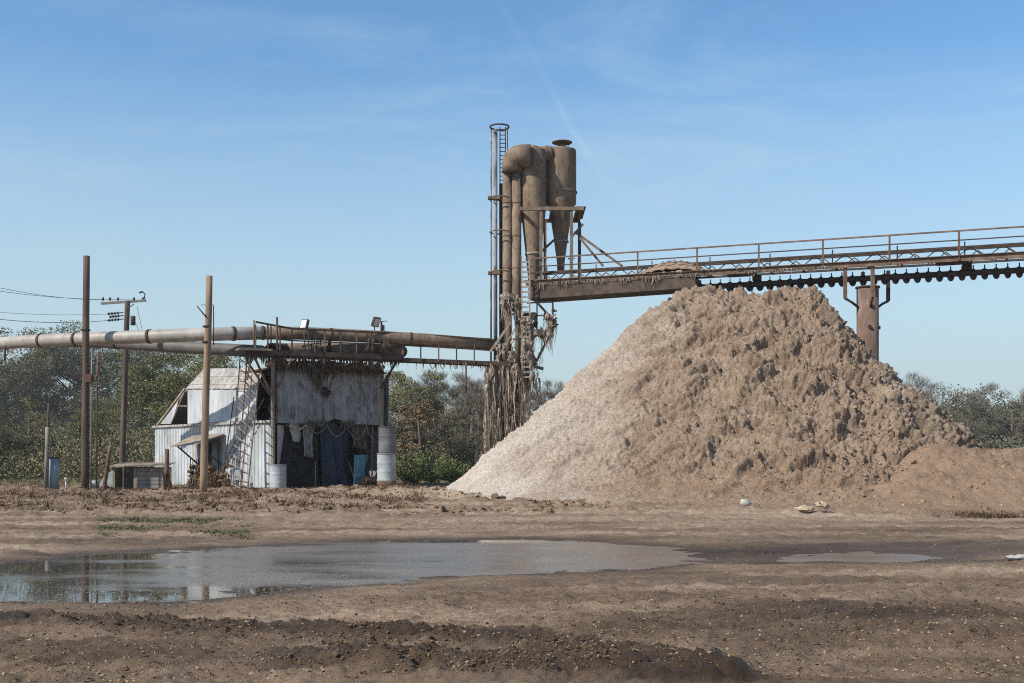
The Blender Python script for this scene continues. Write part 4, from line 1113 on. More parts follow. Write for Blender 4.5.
# leaning lattice ladder on the lit side
def LW(x, y, off): return Vector(wp(*onwall(x, y, Ld, off, Ln), off=0)) + Ln * off
e = empty('lattice_ladder', LW(242, 494, 1.1), 'rusty lattice ladder leaning from the ground to the catwalk', 'ladder')
rl = [(LW(237, 496, 1.2), LW(247, 357, .7)), (LW(247, 496, 1.2), LW(259, 374, .7))]
for a, b in rl:
    mb = MB(); mb.bar(a, b, .05); mb.build('rail', M['lint'], e)
    o2 = Ln * .3
    mb = MB(); mb.bar(a + o2, b + o2, .035); mb.build('rail', M['rust'], e)
for k in range(14):
    a = rl[0][0].lerp(rl[0][1], (k + .5) / 14); b = rl[1][0].lerp(rl[1][1], (k + .5) / 14)
    mb = MB(); mb.bar(a, b, .035); mb.build('rung', M['rust'], e)
    c = rl[0][0].lerp(rl[0][1], (k + 1.3) / 14.5) + Ln * .3
    mb = MB(); mb.bar(b, c, .025); mb.bar(a, a + Ln * .3, .025); mb.build('lacing', M['lint'], e)
mb = MB(); p = LW(239, 475, 1.25); mb.box(p, Ld * .5, Ln * .1, (0, 0, .38)); mb.build('foot_plate', M['galv_shade'], e)
for a, b, w_ in ((LW(221, 494, .5), LW(234, 397, .15), .035), (LW(222, 474, .3), LW(264, 399, .3), .04), (LW(208, 494, .6), LW(236, 440, .12), .03)):
    mb = MB(); mb.bar(a, b, w_); tag(mb.build('scrap_rod', M['dark_steel']), {0.035: 'thin steel rod leaning upright on the lit shed wall', .04: 'dark rod slanting across the ladder and the lit wall', .03: 'short rod leaning low beside the shed window'}[w_], 'rod')
mb = MB()
for i in range(170):
    p = LW(R.uniform(190, 230), 494, R.uniform(.2, 1.2)); p.z = .3 + R.random() ** 2 * 1.0
    mb.blob(p, (R.uniform(.05, .16), .1, R.uniform(.04, .12)), .5)
    mb.strand(p + Vector((0, 0, .35)), R.uniform(.2, .6), .03)
tag(mb.build('brush_pile', M['weed_dead']), 'tangled brush and rubbish heaped at the tan pole foot', 'brush', kind='stuff')

# ------------------------------------------------------------------ catwalk on the shed
cat = empty('catwalk', P(300, 356, 44), 'dark steel catwalk with railings bridging the shed and the tower', 'catwalk')
c0, c1 = P(246, 354, 43.0), P(402, 357, 45.6); c2 = P(492, 361.5, 46.0)
c0.z = c1.z = 5.78; c2.z = 5.66
cd = (c1 - c0).normalized(); cn = Vector((cd.y, -cd.x, 0))
mb = MB(); mb.plate([c0 + cn * .1, c1 + cn * .1, c1 - cn * 1.0, c0 - cn * 1.0], (0, 0, -.12)); mb.build('deck', M['dark_steel'], cat)
mb = MB(); mb.bar(c0 + cn * .12, c1 + cn * .12, .06, .2); mb.build('edge_beam', M['dark_steel'], cat)
mb = MB(); mb.box(c0 + cd * .3 + cn * .1 + Vector((0, 0, .07)), cd * 1.3, cn * .7, (0, 0, .07)); mb.build('end_board', M['old_wood'], cat)
mb = MB(); mb.plate([c1 - cn * 0, c2 - cn * 0, c2 - cn * .7, c1 - cn * .7], (0, 0, -.16)); mb.build('walkway', M['dark_steel'], cat)
def rail(a, b, zs, w=.05):
    for z in zs:
        mb = MB(); mb.bar(a + Vector((0, 0, z)), b + Vector((0, 0, z)), w); mb.build('rail', M['dark_steel'], cat)
q0, q1, q2, q3 = c0 + cd * .35 + cn * .1, c0.lerp(c1, .28) + cn * .1, c1 + cn * .1, c2
def railp(pts, w=.05):
    mb = MB()
    for a, b in zip(pts, pts[1:]): mb.bar(a, b, w)
    mb.build('rail', M['dark_steel'], cat)
u = lambda p, z: p + Vector((0, 0, z))
railp([u(q0, 1.17), u(q1, .97), u(q2, .98), u(q3, .92)], .07)
railp([u(q0, .58), u(q1, .5), u(q2, .5), u(q3, .46)])
railp([u(q1 - cn * 1.0, .95), u(q2 - cn * 1.0, .95)])
for a, b, n, hh in ((q0, q1, 3, 1.07), (q1, q2, 7, .98), (q2, q3, 5, .93)):
    for k in range(n):
        p = a.lerp(b, k / n); mb = MB(); mb.bar(p - Vector((0, 0, .1)), u(p, hh), .055); mb.build('rail_post', M['dark_steel'] if k % 2 else M['rust'], cat)
for x, y0_, y1_ in ((254, 320, 356), (271, 325, 345), (277, 321, 350)):
    mb = MB(); mb.tube([P(x, y1_, 43.3), P(x, y0_ - (4 if x == 277 else 0), 43.3)], .03 if x != 277 else .045, 6); mb.build('standpipe', M['rust'], cat)
post = P(273, 395, 43.7)
for a, b in ((P(245, 358, 43.1), P(270.5, 396, 43.6)), (P(255, 358, 43.1), P(272, 396, 43.6)), (P(292, 358, 43.5), P(275, 393, 43.7)), (P(251, 358, 43.2), P(247, 380, 43.1)), (P(398, 359, 45.4), P(381, 388, 46.4))):
    mb = MB(); mb.bar(a, b, .07); mb.build('strut', M['rust'] if a.x < -8 else M['dark_steel'], cat)
mb = MB(); mb.bar(P(273, 492, 43.75), P(273, 358, 43.75), .13, .13); mb.build('support_post', M['old_wood'], cat)
mb = MB()
for i in range(420):
    t = R.random(); p = c0.lerp(c1, t) if R.random() < .93 else c1.lerp(c2, R.random() ** .4)
    mb.strand(p - cn * R.uniform(-.1, .9) - Vector((0, 0, .1)), R.uniform(.08, .4), R.uniform(.015, .05), wob=.4)
for i in range(150):
    p = c0.lerp(c1, R.random()) - cn * R.uniform(0, .9); mb.blob(u(p, .06), (R.uniform(.05, .18), .09, R.uniform(.03, .1)), .4)
for i in range(16):
    p = u(c0.lerp(c1, R.choice((.42, .44, .46, .78, .8, .82))), R.uniform(.2, .9)); 
    for j in range(5): mb.strand(p + rvec(.15), R.uniform(.15, .5), .03)
stuff(mb.build('lint_litter', M['lint_dark'], cat))
mb = MB()
for x in (432, 442, 455):   # loops of cable below the walkway
    a = P(x - 3, 361, 45.8); pts = [a + Vector((.3 * k / 8, 0, -.32 * math.sin(math.pi * k / 8))) for k in range(9)]
    mb.tube(pts, .018, 5)
mb.tube([P(466, 362, 45.9), P(466, 392, 45.9)], [.05, .03], 6); mb.tube([P(466, 392, 45.9), P(466, 430, 45.9)], .012, 5)
mb.build('cable_loop', M['lint_dark'], cat)
def flood(x, y_, Y, look, label, base):
    c = P(x, y_, Y); e = empty('floodlight', c, label, 'floodlight', 'floodlights on the catwalk rail')
    d = Vector(look).normalized(); s = d.cross(Vector((0, 0, 1))).normalized(); up = s.cross(d)
    mb = MB(); mb.box(c, s * .34, d * .12, up * .40); mb.build('housing', M['dark_steel'], e)
    mb = MB(); mb.box(c + d * .066, s * .28, d * .012, up * .33); mb.build('lens', M['lamp_glass'], e)
    mb = MB(); mb.bar(c - up * .2, P(*base), .04); mb.build('stem', M['rust'], e)
flood(304.5, 324.5, 44.0, (-.6, -1, .35), 'floodlight facing the yard on the left part of the catwalk', (306, 356, 44.0))
flood(376, 322, 45.2, (.75, -.6, -.45), 'floodlight tilted down on the right part of the catwalk', (374, 340, 45.2))
mb = MB(); mb.bar(P(381.5, 358, 45.3), P(381.5, 322, 45.3), .07); mb.bar(P(380, 321.5, 45.3), P(387, 321, 45.3), .03); mb.box(P(382.5, 330, 45.3), (.16, 0, 0), (0, .12, 0), (0, 0, .4))
mb.build('light_mast', M['rust'], cat)
for x in (328, 329.5, 368, 372, 384, 387):
    mb = MB(); mb.tube([P(x + R.uniform(-1, 1), 356, 45), P(x + R.uniform(-2, 2), 338, 44.8)], .05, 6); mb.build('valve_pipe', M['dark_steel'], cat)
for x in (366, 380):
    mb = MB(); mb.tube([P(x, 352, 45.1), P(x + 4, 346, 45.1), P(x + 9, 345, 45.1), P(x + 12, 351, 45.1)], .08, 8); mb.build('hose', M['dark_steel'], cat)

# ------------------------------------------------------------------ cyclone tower
tw = empty('cyclone_tower', P(510, 488, 46.4), 'tall rust brown cyclone tower draped with lint beside the heap', 'cyclone tower')
tw.location.z = .3
TS = M['dusty_steel']
def tp(name, mb, mat=None, par=None):
    return mb.build(name, mat or TS, par or tw)
for x, Y in ((507.3, 46.4), (516.6, 46.3)):
    mb = MB(); mb.tube([P(x, 171, Y), P(x, 300, Y), P(x + .8, 306, Y), P(x + 1.5, 330, Y), P(x + 1, 372, Y)], [.2, .2, .16, .13, .13], 16); d = tp('riser_duct', mb)
    mb = MB(); mb.tube([P(x, 170, Y), P(x, 172.5, Y)], .235, 16); tp('flange', mb, None, d)
    for q in (203, 236, 268):
        mb = MB(); mb.tube([P(x, q, Y), P(x, q + .8, Y)], .213, 16); tp('weld_band', mb, M['rust'], d)
mb = MB()
pts = [P(512, 172, 46.2), P(511.8, 165, 46.2), P(512.6, 160, 46.15), P(516, 157, 46.1), P(522, 155.8, 46.0), P(530.5, 156, 46.0)]
mb.tube(pts, [.40, .42, .44, .46, .47, .47], 24); elb = tp('elbow', mb)
mb = MB(); mb.tube([P(529, 153.0, 46.5), P(545, 153.2, 46.6), P(560, 153.6, 47.0)], [.30, .29, .29], 18); cd_ = tp('cross_duct', mb)
mb = MB(); mb.tube([P(546.5, 153.2, 46.65), P(548.2, 153.25, 46.7)], .32, 18); tp('flange', mb, None, cd_)
# cyclones
def cyclone(x, Y, prof, label=None):
    mb = MB(); mb.tube([P(x, y_, Y) for y_, r in prof], [r for y_, r in prof], 26); return tp('cyclone', mb)
cA = cyclone(533.3, 46.55, [(149.5, .10), (150.5, .52), (152, .55), (207, .55), (256, .32), (284, .2), (292, .18)])
mb = MB(); mb.tube([P(536, 149.5, 46.55), P(536, 147.5, 46.55), P(537, 146.5, 46.55)], [.28, .3, .02], 14); tp('lid', mb, None, cA)
mb = MB(); mb.tube([P(533.3, 253, 46.55), P(533.3, 255.5, 46.55)], .35, 20); tp('band', mb, M['lint'], cA)
cB = cyclone(560.8, 47.1, [(149.5, .1), (150.3, .64), (152, .66), (204, .66), (209, .50), (236, .32), (262, .17), (272, .15)])
for y_, r in ((241, .31), (192, .675)):
    mb = MB(); mb.tube([P(561.5, y_, 47.1), P(561.5, y_ + 1.6, 47.1)], r, 22); tp('band', mb, M['lint'] if y_ > 200 else None, cB)
mb = MB(); mb.tube([P(562, 150, 47.1), P(562, 143, 47.1)], [.17, .15], 14); 
for a in (0, 2.1, 4.2):
    q = P(562, 147, 47.1) + Vector((math.cos(a) * .24, math.sin(a) * .24, 0)); mb.tube([q, q + Vector((math.cos(a) * .1, math.sin(a) * .1, .22))], .018, 5)
st = tp('vent_stack', mb, None, cB)
mb = MB(); mb.tube([P(562, 143, 47.1), P(562, 142.3, 47.1), P(562, 140.6, 47.1), P(562, 139.8, 47.1)], [.43, .44, .2, .02], 20); tp('rain_hood', mb, None, cB)
# platform around the cyclones
mb = MB(); a = P(520, 211, 45.9); b = P(583, 211, 45.9); 
for y0_, y1_ in ((45.4, 45.53), (47.75, 47.88)):
    mb.hexa([(a.x, y0_, a.z - .07), (b.x, y0_, a.z - .07), (b.x, y1_, a.z - .07), (a.x, y1_, a.z - .07), (a.x, y0_, a.z + .07), (b.x, y0_, a.z + .07), (b.x, y1_, a.z + .07), (a.x, y1_, a.z + .07)])
for x in (a.x + .05, (a.x + b.x) / 2, b.x - .07):
    mb.bar((x, 45.53, a.z), (x, 47.75, a.z), .1, .12)
tp('ring_platform', mb)
mb = MB(); mb.plate([(b.x - .3, 45.5, a.z + .08), (b.x + .1, 45.5, a.z + .08), (b.x + .1, 47.85, a.z + .08), (b.x - .3, 47.85, a.z + .08)], (0, 0, .03)); tp('platform_plate', mb)
for x, Y in ((541, 45.5), (571.5, 45.5), (579.5, 47.8), (545, 47.8)):
    mb = MB(); p = P(x, 211, Y); mb.bar((p.x, Y, a.z - .08), (p.x, Y, 8.9), .13, .13); tp('platform_leg', mb, M['dark_steel'] if x > 575 else None)
for a_, b_ in ((P(575, 232, 47.4), P(622, 266, 46.0)), (P(580, 238, 46.8), P(603, 266, 46.5)), (P(541, 252, 46.9), P(554, 240, 46.9)), (P(583, 224, 46), P(571, 238, 46))):
    mb = MB(); mb.bar(a_, b_, .09, .09); tp('diagonal_brace', mb, M['bridge_steel'])
# ladder with safety cage
for x, Y, r in ((491, 46.6, .04), (495.5, 46.6, .085)):
    mb = MB(); mb.tube([P(x, 128 if x < 493 else 130, Y), P(x, 372, Y)], r, 10); tp('vent_pipe', mb, M['galv_shade'])
for x in (500, 505.5):
    mb = MB(); mb.bar(P(x, 127, 46.7), P(x, 372, 46.7), .045); tp('ladder_rail', mb, M['dark_steel'])
def rungs(n, x0, x1, y0, dy, Y, w_, h_, mat):
    m0 = None
    for k in range(n):
        if m0 is None:
            mb = MB(); mb.bar(P(x0, y0, Y), P(x1, y0, Y), w_, h_); m0 = tp('rung', mb, mat)
        else:
            c = m0.copy(); COL.objects.link(c); c.location.z = m0.location.z - k * dy * Y / F
rungs(58, 500, 505.5, 131, 4.1, 46.7, .03, .03, M['dark_steel'])
for y_ in (127, 198, 232, 272):
    c = P(499.5, y_, 46.35); mb = MB(); pts = [c + Vector((math.cos(t_) * .40, math.sin(t_) * .42, 0)) for t_ in [k * math.pi / 9 + math.pi * .0 for k in range(19)]]
    mb.tube(pts, .035 if y_ in (127,) else .03, 6, caps=False); tp('cage_hoop', mb, M['dark_steel'] if y_ == 127 else None)
for y_ in (198, 273):
    mb = MB(); p = P(494, y_, 46.6); mb.box(p, (.52, 0, 0), (0, .25, 0), (0, 0, .12)); tp('pipe_bracket', mb)
mb = MB(); mb.bar(P(502, 184, 46.9), P(502, 470, 46.9), .24, .24); tp('mast', mb, M['rust'])
mb = MB(); mb.bar(P(507.5, 127, 46.6), P(507.5, 150, 46.6), .04); tp('antenna_rod', mb, M['dark_steel'])
# short ladder beside the ducts down from the bridge
for x in (521.5, 529.5):
    mb = MB(); mb.bar(P(x, 256, 45.2), P(x + .5, 380, 45.2), .06, .06); tp('ladder_rail', mb, M['lint'])
rungs(24, 521.5, 529.8, 262, 5, 45.2, .045, .06, M['lint'])
# landing to the right
mb = MB(); a = P(530, 330, 45.4); b = P(553, 331, 45.4); mb.plate([a, b, b + Vector((0, 1.1, 0)), a + Vector((0, 1.1, 0))], (0, 0, -.14)); tp('landing', mb, M['dark_steel'])
for pa, pb in ((P(527, 303, 45.4), P(553, 302, 45.4)), (P(527, 316, 45.4), P(553, 315, 45.4)), (P(552.5, 302, 45.4), P(552.5, 331, 45.4)), (P(537, 303, 45.4), P(537, 331, 45.4)), (P(553, 302, 46.5), P(553, 331, 46.5)), (P(553, 302, 45.4), P(553, 302, 46.5))):
    mb = MB(); mb.bar(pa, pb, .055); tp('guard_rail', mb, M['dark_steel'])
for pa, pb, w_ in ((P(552, 331, 45.6), P(536, 362, 45.6), .1), (P(533, 298, 45.6), P(553, 320, 45.6), .09), (P(533, 366, 45.6), P(543.5, 369, 45.6), .12), (P(490, 352, 45.5), P(511, 322, 45.5), .1), (P(495, 362, 45.5), P(517, 326, 45.5), .07)):
    mb = MB(); mb.bar(pa, pb, w_, w_); tp('knee_brace', mb, M['lint'] if pa.x < 0 else M['lint_dark'])
# lower platform and legs
mb = MB(); a = P(485, 363, 45.4); b = P(532, 365, 45.4); mb.bar(a, b, .14, .16); mb.bar(a + Vector((0, 1.8, 0)), b + Vector((0, 1.8, 0)), .14, .16); mb.bar(a, a + Vector((0, 1.8, 0)), .14, .16); mb.bar(b, b + Vector((0, 1.8, 0)), .14, .16); tp('lower_frame', mb, M['dark_steel'])
for x, Y in ((488, 45.5), (526, 45.5), (492, 47.2), (526, 47.2), (508, 46.4)):
    mb = MB(); p = P(x, 363, Y); mb.bar((p.x, Y, p.z), (p.x, Y, .1), .17, .17); tp('leg', mb, M['lint_dark'])
for pa, pb in ((P(488, 380, 45.5), P(526, 440, 45.5)), (P(526, 380, 45.5), P(488, 440, 45.5)), (P(488, 415, 45.5), P(526, 415, 45.5))):
    mb = MB(); mb.bar(pa, pb, .08); tp('cross_brace', mb, M['lint_dark'])
mb = MB(); mb.tube([P(511, 372, 46.2), P(511, 480, 46.2)], .42, 14); tp('drop_duct', mb, M['lint_dark'])
lint = MB(); lint2 = MB()
for i in range(1500):
    x = R.uniform(485, 529); Y = R.uniform(45.3, 47.3); y_ = R.choice((364, 366, 366, 380, 395, 410, 425)) + R.uniform(-3, 8)
    L = R.uniform(.3, 2.4)
    (lint if R.random() < .5 else lint2).strand(P(x, y_, Y), L, R.uniform(.008, .04), 7, .16)
for i in range(160):
    x = R.choice((488, 493, 507, 513, 520, 526)) + R.uniform(-3, 3); y_ = R.uniform(366, 455)
    (lint if i % 2 else lint2).blob(P(x, y_, R.uniform(45.3, 46.2)), (R.uniform(.04, .1), .08, R.uniform(.08, .3)), .55)
for i in range(230):     # higher rags on ducts, frames and landing
    x, y_ = R.choice(((508, 300), (516, 302), (524, 330), (528, 350), (500, 345), (515, 350), (530, 340), (534, 366), (548, 332), (528, 372), (532, 376), (538, 352)))
    (lint2 if R.random() < .5 else lint).strand(P(x + R.uniform(-5, 5), y_ + R.uniform(-5, 8), R.uniform(45.2, 46)), R.uniform(.15, .8), R.uniform(.008, .035), 5, .35)
for i in range(130):
    x, y_ = R.choice(((506, 303), (516, 306), (524, 338), (527, 352), (500, 350), (515, 340), (512, 360), (525, 365), (553, 318), (527, 325)))
    lint.blob(P(x + R.uniform(-4, 4), y_ + R.uniform(-8, 8), R.uniform(45.2, 46)), R.uniform(.03, .1), .6)
for i in range(90):
    x, y_ = R.choice(((527, 318), (529, 326), (531, 333), (528, 345), (526, 356), (531, 362), (507, 302), (515, 304), (548, 331), (540, 332), (552, 322), (524, 372), (492, 365), (512, 366)))
    c_ = P(x + R.gauss(0, 2.5), y_ + R.gauss(0, 3), R.uniform(45.1, 45.9))
    for j in range(3): lint2.blob(c_ + rvec(.12), (R.uniform(.05, .13), R.uniform(.05, .12), R.uniform(.06, .2)), .6)
    for j in range(5): lint.strand(c_ + rvec(.15), R.uniform(.2, .9), R.uniform(.008, .025), 5, .3)
for i in range(20):
    x, y_ = R.choice(((533, 372), (536, 380), (539, 378))); lint2.strand(P(x, y_, 45.4), R.uniform(.6, 1.1), .05, 5, .25)
stuff(tp('hanging_lint', lint, M['lint'])); stuff(tp('matted_lint', lint2, M['lint_mid']))
# lint hung stub frame by the toe
e = empty('stub_frame', P(478, 482, 47.6), 'small leaning stub frame draped in lint at the tower foot', 'frame'); e.location.z = .4
mb = MB(); mb.bar(P(475, 483, 47.6), P(478, 448, 47.6), .07); mb.build('leg', M['lint'], e)
mb = MB(); mb.bar(P(483, 480, 47.6), P(481, 448, 47.6), .07); mb.build('leg', M['lint'], e)
mb = MB(); mb.bar(P(476, 449, 47.6), P(483, 448, 47.6), .09); 
for i in range(20): mb.strand(P(R.uniform(476, 483), 448, 47.6), R.uniform(.3, .9), .03)
mb.build('crossbar', M['lint'], e)

# ------------------------------------------------------------------ conveyor bridge
BO = Vector((5.04, 44.0, 0)); BD = Vector((.939, -.344, 0)).normalized(); BN = Vector((BD.y, -BD.x, 0))
def bp(s, off, z): return BO + BD * s + BN * off + Vector((0, 0, z))
br = empty('conveyor_bridge', bp(0, -.6, 8.3), 'long rusty screw conveyor bridge with handrail running over the heap', 'conveyor')
S0, S1 = -4.75, 21.0
BS = M['bridge_steel']
def bpn(name, mb, mat=None): return mb.build(name, mat or BS, br)
mb = MB(); mb.bar(bp(S0, 0, 8.86), bp(S1, 0, 8.86), .08, .2); mb.bar(bp(S0, .06, 8.96), bp(S1, .06, 8.96), .12, .02); bpn('deck_beam', mb)
mb = MB(); mb.bar(bp(S0, -1.4, 8.92), bp(S1, -1.4, 8.92), .07, .08); bpn('deck_beam', mb, M['dark_steel'])
mb = MB()
s = S0 + .3
while s < S1:
    mb.bar(bp(s, -.04, 8.87), bp(s, -1.36, 8.90), .06, .06); s += 1.2
bpn('cross_ties', mb, M['dark_steel'])
mb = MB(); mb.plate([bp(S0, -.06, 8.93), bp(S1, -.06, 8.93), bp(S1, -.5, 8.93), bp(S0, -.5, 8.93)], (0, 0, .03)); bpn('walk_plank', mb)
mb = MB(); mb.bar(bp(S0, .05, 9.86), bp(S1, .05, 9.86), .055); bpn('top_rail', mb)
mb = MB(); mb.bar(bp(S0, .05, 9.52), bp(S1, .05, 9.52), .04); bpn('mid_rail', mb, M['dark_steel'])
mb = MB(); mb.bar(bp(S0, -1.4, 9.45), bp(S1, -1.4, 9.45), .1, .1); bpn('truss_chord', mb, M['dark_steel'])
mb = MB(); mb.bar(bp(S0, -.55, 9.37), bp(S1, -.55, 9.37), .07, .07); bpn('truss_chord', mb, M['dark_steel'])
s = -4.55
while s < S1:
    mb = MB(); mb.bar(bp(s, .05, 8.78), bp(s, .05, 9.88), .06); bpn('rail_post', mb)
    mb = MB(); mb.bar(bp(s + .25, -1.4, 8.9), bp(s + .25, -1.4, 9.72), .04); bpn('clip_post', mb, M['dark_steel'])
    s += 2.38 if s > -3 else 2.17
for o_, sh in ((-.55, 0), (-1.4, .3)):
    mb = MB(); s = S0; k = 0
    while s < S1 - .9:
        z0, z1 = (8.93, 9.36) if k % 2 == 0 else (9.36, 8.93)
        mb.bar(bp(s + sh, o_, z0), bp(s + sh + .55, o_, z1), .035); s += .55; k += 1
    bpn('truss_web', mb, M['dark_steel'])
# trough on the tower end
mb = MB(); mb.hexa([bp(S0 + .1, .0, 8.2), bp(2.3, .0, 8.32), bp(2.3, -1.3, 8.32), bp(S0 + .1, -1.3, 8.2), bp(S0 + .1, .0, 8.75), bp(2.3, .0, 8.75), bp(2.3, -1.3, 8.75), bp(S0 + .1, -1.3, 8.75)]); bpn('trough', mb, M['trough'])
mb = MB(); mb.bar(bp(-2.0, .03, 8.28), bp(-2.0, .03, 8.14), .06); mb.build('drain_plug', M['dark_steel'], br)
# auger: shaft and helical flight
mb = MB(); mb.tube([bp(2.2, -.65, 8.42), bp(S1, -.65, 8.42)], .11, 10); ag = bpn('auger_shaft', mb, M['dark_steel'])
# flight blades along the screw, each set askew on the shaft
fd = (BD * .72 + BN * .69).normalized(); fu = fd.cross(Vector((0, 0, 1))).normalized(); f0 = None
s = 2.4
while s < S1 - .2:
    c = bp(s, -.65, 8.36)
    if f0 is None:
        mb = MB(); vs = [c - fd * .02, c + fd * .02]
        ring = [c + (fu * math.cos(q * math.pi / 8) * .185 + Vector((0, 0, 1)) * math.sin(q * math.pi / 8) * .215) for q in range(16)]
        m_ = len(ring)
        mb.add([p - fd * .012 for p in ring] + [p + fd * .012 for p in ring], [tuple(reversed(range(m_))), tuple(range(m_, 2 * m_))] + [(q, (q + 1) % m_, m_ + (q + 1) % m_, m_ + q) for q in range(m_)])
        mb.bar(c + Vector((0, 0, .18)), c + Vector((0, 0, .34)), .035)
        f0 = mb.build('flight_blade', M['dark_steel'], ag); s0_ = s
    else:
        o = f0.copy(); COL.objects.link(o); o.location = f0.location + BD * (s - s0_)
    s += .385
for s in (4.6, 12.2, 17.5):
    mb = MB(); mb.box(bp(s, -.65, 8.66), BD * .32, BN * .3, (0, 0, .22)); mb.bar(bp(s, -.65, 8.6), bp(s, -.65, 8.4), .08); mb.box(bp(s - .5, -.2, 8.74), BD * 1.1, BN * .3, (0, 0, .1)); bpn('hanger_bearing', mb, M['dark_steel'])
mb = MB()
for i in range(1300):
    s = R.uniform(S0, 2.2) if R.random() < .75 else R.uniform(2.2, 7.5)
    k = max(.12, .55 + 1.3 * float(perlin(np.array([s * 1.7]), np.array([3.3]), 6)[0]))
    mb.strand(bp(s, R.uniform(.02, .1), 8.86), R.uniform(.03, .42) * R.random() ** .6 * k * (1.1 if s < 2 else .6), R.uniform(.006, .03), 4, .35)
for i in range(130):
    s = R.uniform(S0, 5.5); mb.blob(bp(s, R.uniform(-.4, .1), 8.96), (R.uniform(.05, .15), .08, R.uniform(.03, .06)), .4)
stuff(bpn('lint_fringe', mb, M['lint']))
mb = MB(); mb.tube([bp(-3.2, -1.2, 10.0), bp(-3.2, -1.2, 9.0)], .03, 6); mb.bar(bp(-3.3, -1.2, 10.0), bp(-3.0, -1.2, 10.0), .05); bpn('valve_stem', mb)
# waste heaped on the deck
vs = []; fs = []; nx, ny = 44, 12
for j in range(ny + 1):
    for i in range(nx + 1):
        s = -.2 + 3.0 * i / nx; o = -.02 - 1.3 * j / ny
        k = max(0, math.sin(math.pi * i / nx)) ** .7 * max(0, math.sin(math.pi * (j + .6) / (ny + 1.2))) ** .5
        z = 8.88 + k * (.62 + .04 * math.sin(i * 1.7) + .06 * math.sin(j * 2.1 + i)) + R.uniform(-.015, .015)
        vs.append(bp(s, o, z))
for j in range(ny):
    for i in range(nx):
        q = j * (nx + 1) + i; fs.append((q, q + 1, q + nx + 2, q + nx + 1))
mb = MB(); mb.add(vs, fs, True)
o = mb.build('spilled_waste', M['clump']); tag(o, 'low brown mound of spilled waste lying on the conveyor deck', 'waste mound')
sol = o.modifiers.new('thickness', 'SOLIDIFY'); sol.thickness = .03

# support column
cs = 8.72; cc = bp(cs, -.7, 0)
col = empty('support_column', (cc.x, cc.y, top(cc.x, cc.y)), 'fat rusty pipe column holding up the conveyor through the heap', 'column')
mb = MB(); mb.tube([(cc.x, cc.y, .5), (cc.x, cc.y, 8.1)], .405, 28); mb.build('pipe_shaft', M['column_rust'], col)
mb = MB(); mb.tube([(cc.x, cc.y, 8.05), (cc.x, cc.y, 8.11)], .45, 28); mb.build('top_flange', M['rust'], col)
for s, o in ((-.78, .62), (.2, .62), (-.2, -.66), (.72, -.66)):
    a = bp(cs + s, -.7 + o, 8.78); b = bp(cs + s, -.7 + o, 7.62); 
    mb = MB(); mb.bar(a, b, .12, .12); h_ = mb.build('hanger_leg', M['bridge_steel'] if o > 0 else M['dark_steel'], col)
    d = (Vector((cc.x, cc.y, 0)) - Vector((b.x, b.y, 0))).normalized()
    i_ = Vector((cc.x, cc.y, 7.2)) - d * .40
    mb = MB(); mb.tube([b, b.lerp(i_, .5) + Vector((0, 0, .08)), i_ + Vector((0, 0, .1))], [.05, .05, .05], 8); mb.build('bracket', M['dark_steel'], h_)
for a_, z in ((-1.7, 6.55), (.3, 6.7), (-.2, 6.55)):
    mb = MB(); q = Vector((cc.x + math.cos(a_) * .41, cc.y + math.sin(a_) * .41, z)); d = Vector((math.cos(a_), math.sin(a_), 0)); mb.tube([q - d * .02, q + d * .05], .07, 10); mb.build('bolt_boss', M['dark_steel'], col)
# dark lumps lodged behind the column
mb = MB()
for i in range(40):
    x = cc.x + R.uniform(.3, 1.2); y_ = cc.y + R.uniform(-.3, .6); mb.blob((x, y_, ph(x, y_) + R.uniform(-.1, .3)), R.uniform(.12, .3), .35)
stuff(mb.build('column_clumps', M['clump'], heap))

# ------------------------------------------------------------------ light, sky, camera
w = bpy.data.worlds.new('World'); scene.world = w; w.use_nodes = True
nt = w.node_tree; N = nt.nodes; L = nt.links
bg = N['Background']; bg.inputs['Strength'].default_value = .15
sky = N.new('ShaderNodeTexSky'); sky.sky_type = 'NISHITA'; sky.sun_disc = False
sky.sun_elevation = SE; sky.sun_rotation = math.atan2(TOSUN.x, TOSUN.y)
sky.air_density = 1.0; sky.dust_density = .5; sky.ozone_density = 3.2; sky.altitude = 50
tc = N.new('ShaderNodeTexCoord')
def wn(scale, st, rot=(0, 0, 0), det=6, dist=.4):
    mp = N.new('ShaderNodeMapping'); mp.inputs['Scale'].default_value = st; mp.inputs['Rotation'].default_value = rot
    L.new(tc.outputs['Generated'], mp.inputs[0]); n_ = N.new('ShaderNodeTexNoise'); n_.inputs['Scale'].default_value = scale; n_.inputs['Detail'].default_value = det
    n_.inputs['Roughness'].default_value = .62; n_.inputs['Distortion'].default_value = dist
    L.new(mp.outputs[0], n_.inputs['Vector']); return n_.outputs['Fac']
def wr(v, a, b, c=0., d=1., smooth=True):
    r = N.new('ShaderNodeMapRange'); r.interpolation_type = 'SMOOTHSTEP' if smooth else 'LINEAR'
    for k_, x_ in zip(('From Min', 'From Max', 'To Min', 'To Max'), (a, b, c, d)): r.inputs[k_].default_value = x_
    L.new(v, r.inputs['Value']); return r.outputs[0]
def wm(op, a, b):
    m_ = N.new('ShaderNodeMath'); m_.operation = op
    for k_, x_ in enumerate((a, b)):
        if isinstance(x_, (int, float)): m_.inputs[k_].default_value = x_
        else: L.new(x_, m_.inputs[k_])
    return m_.outputs[0]
cir = wm('MULTIPLY', wr(wn(2.2, (1, 1, 5), (0, rad(14), 0)), .45, .8), wr(wn(1.3, (1, 1, 2)), .4, .65))
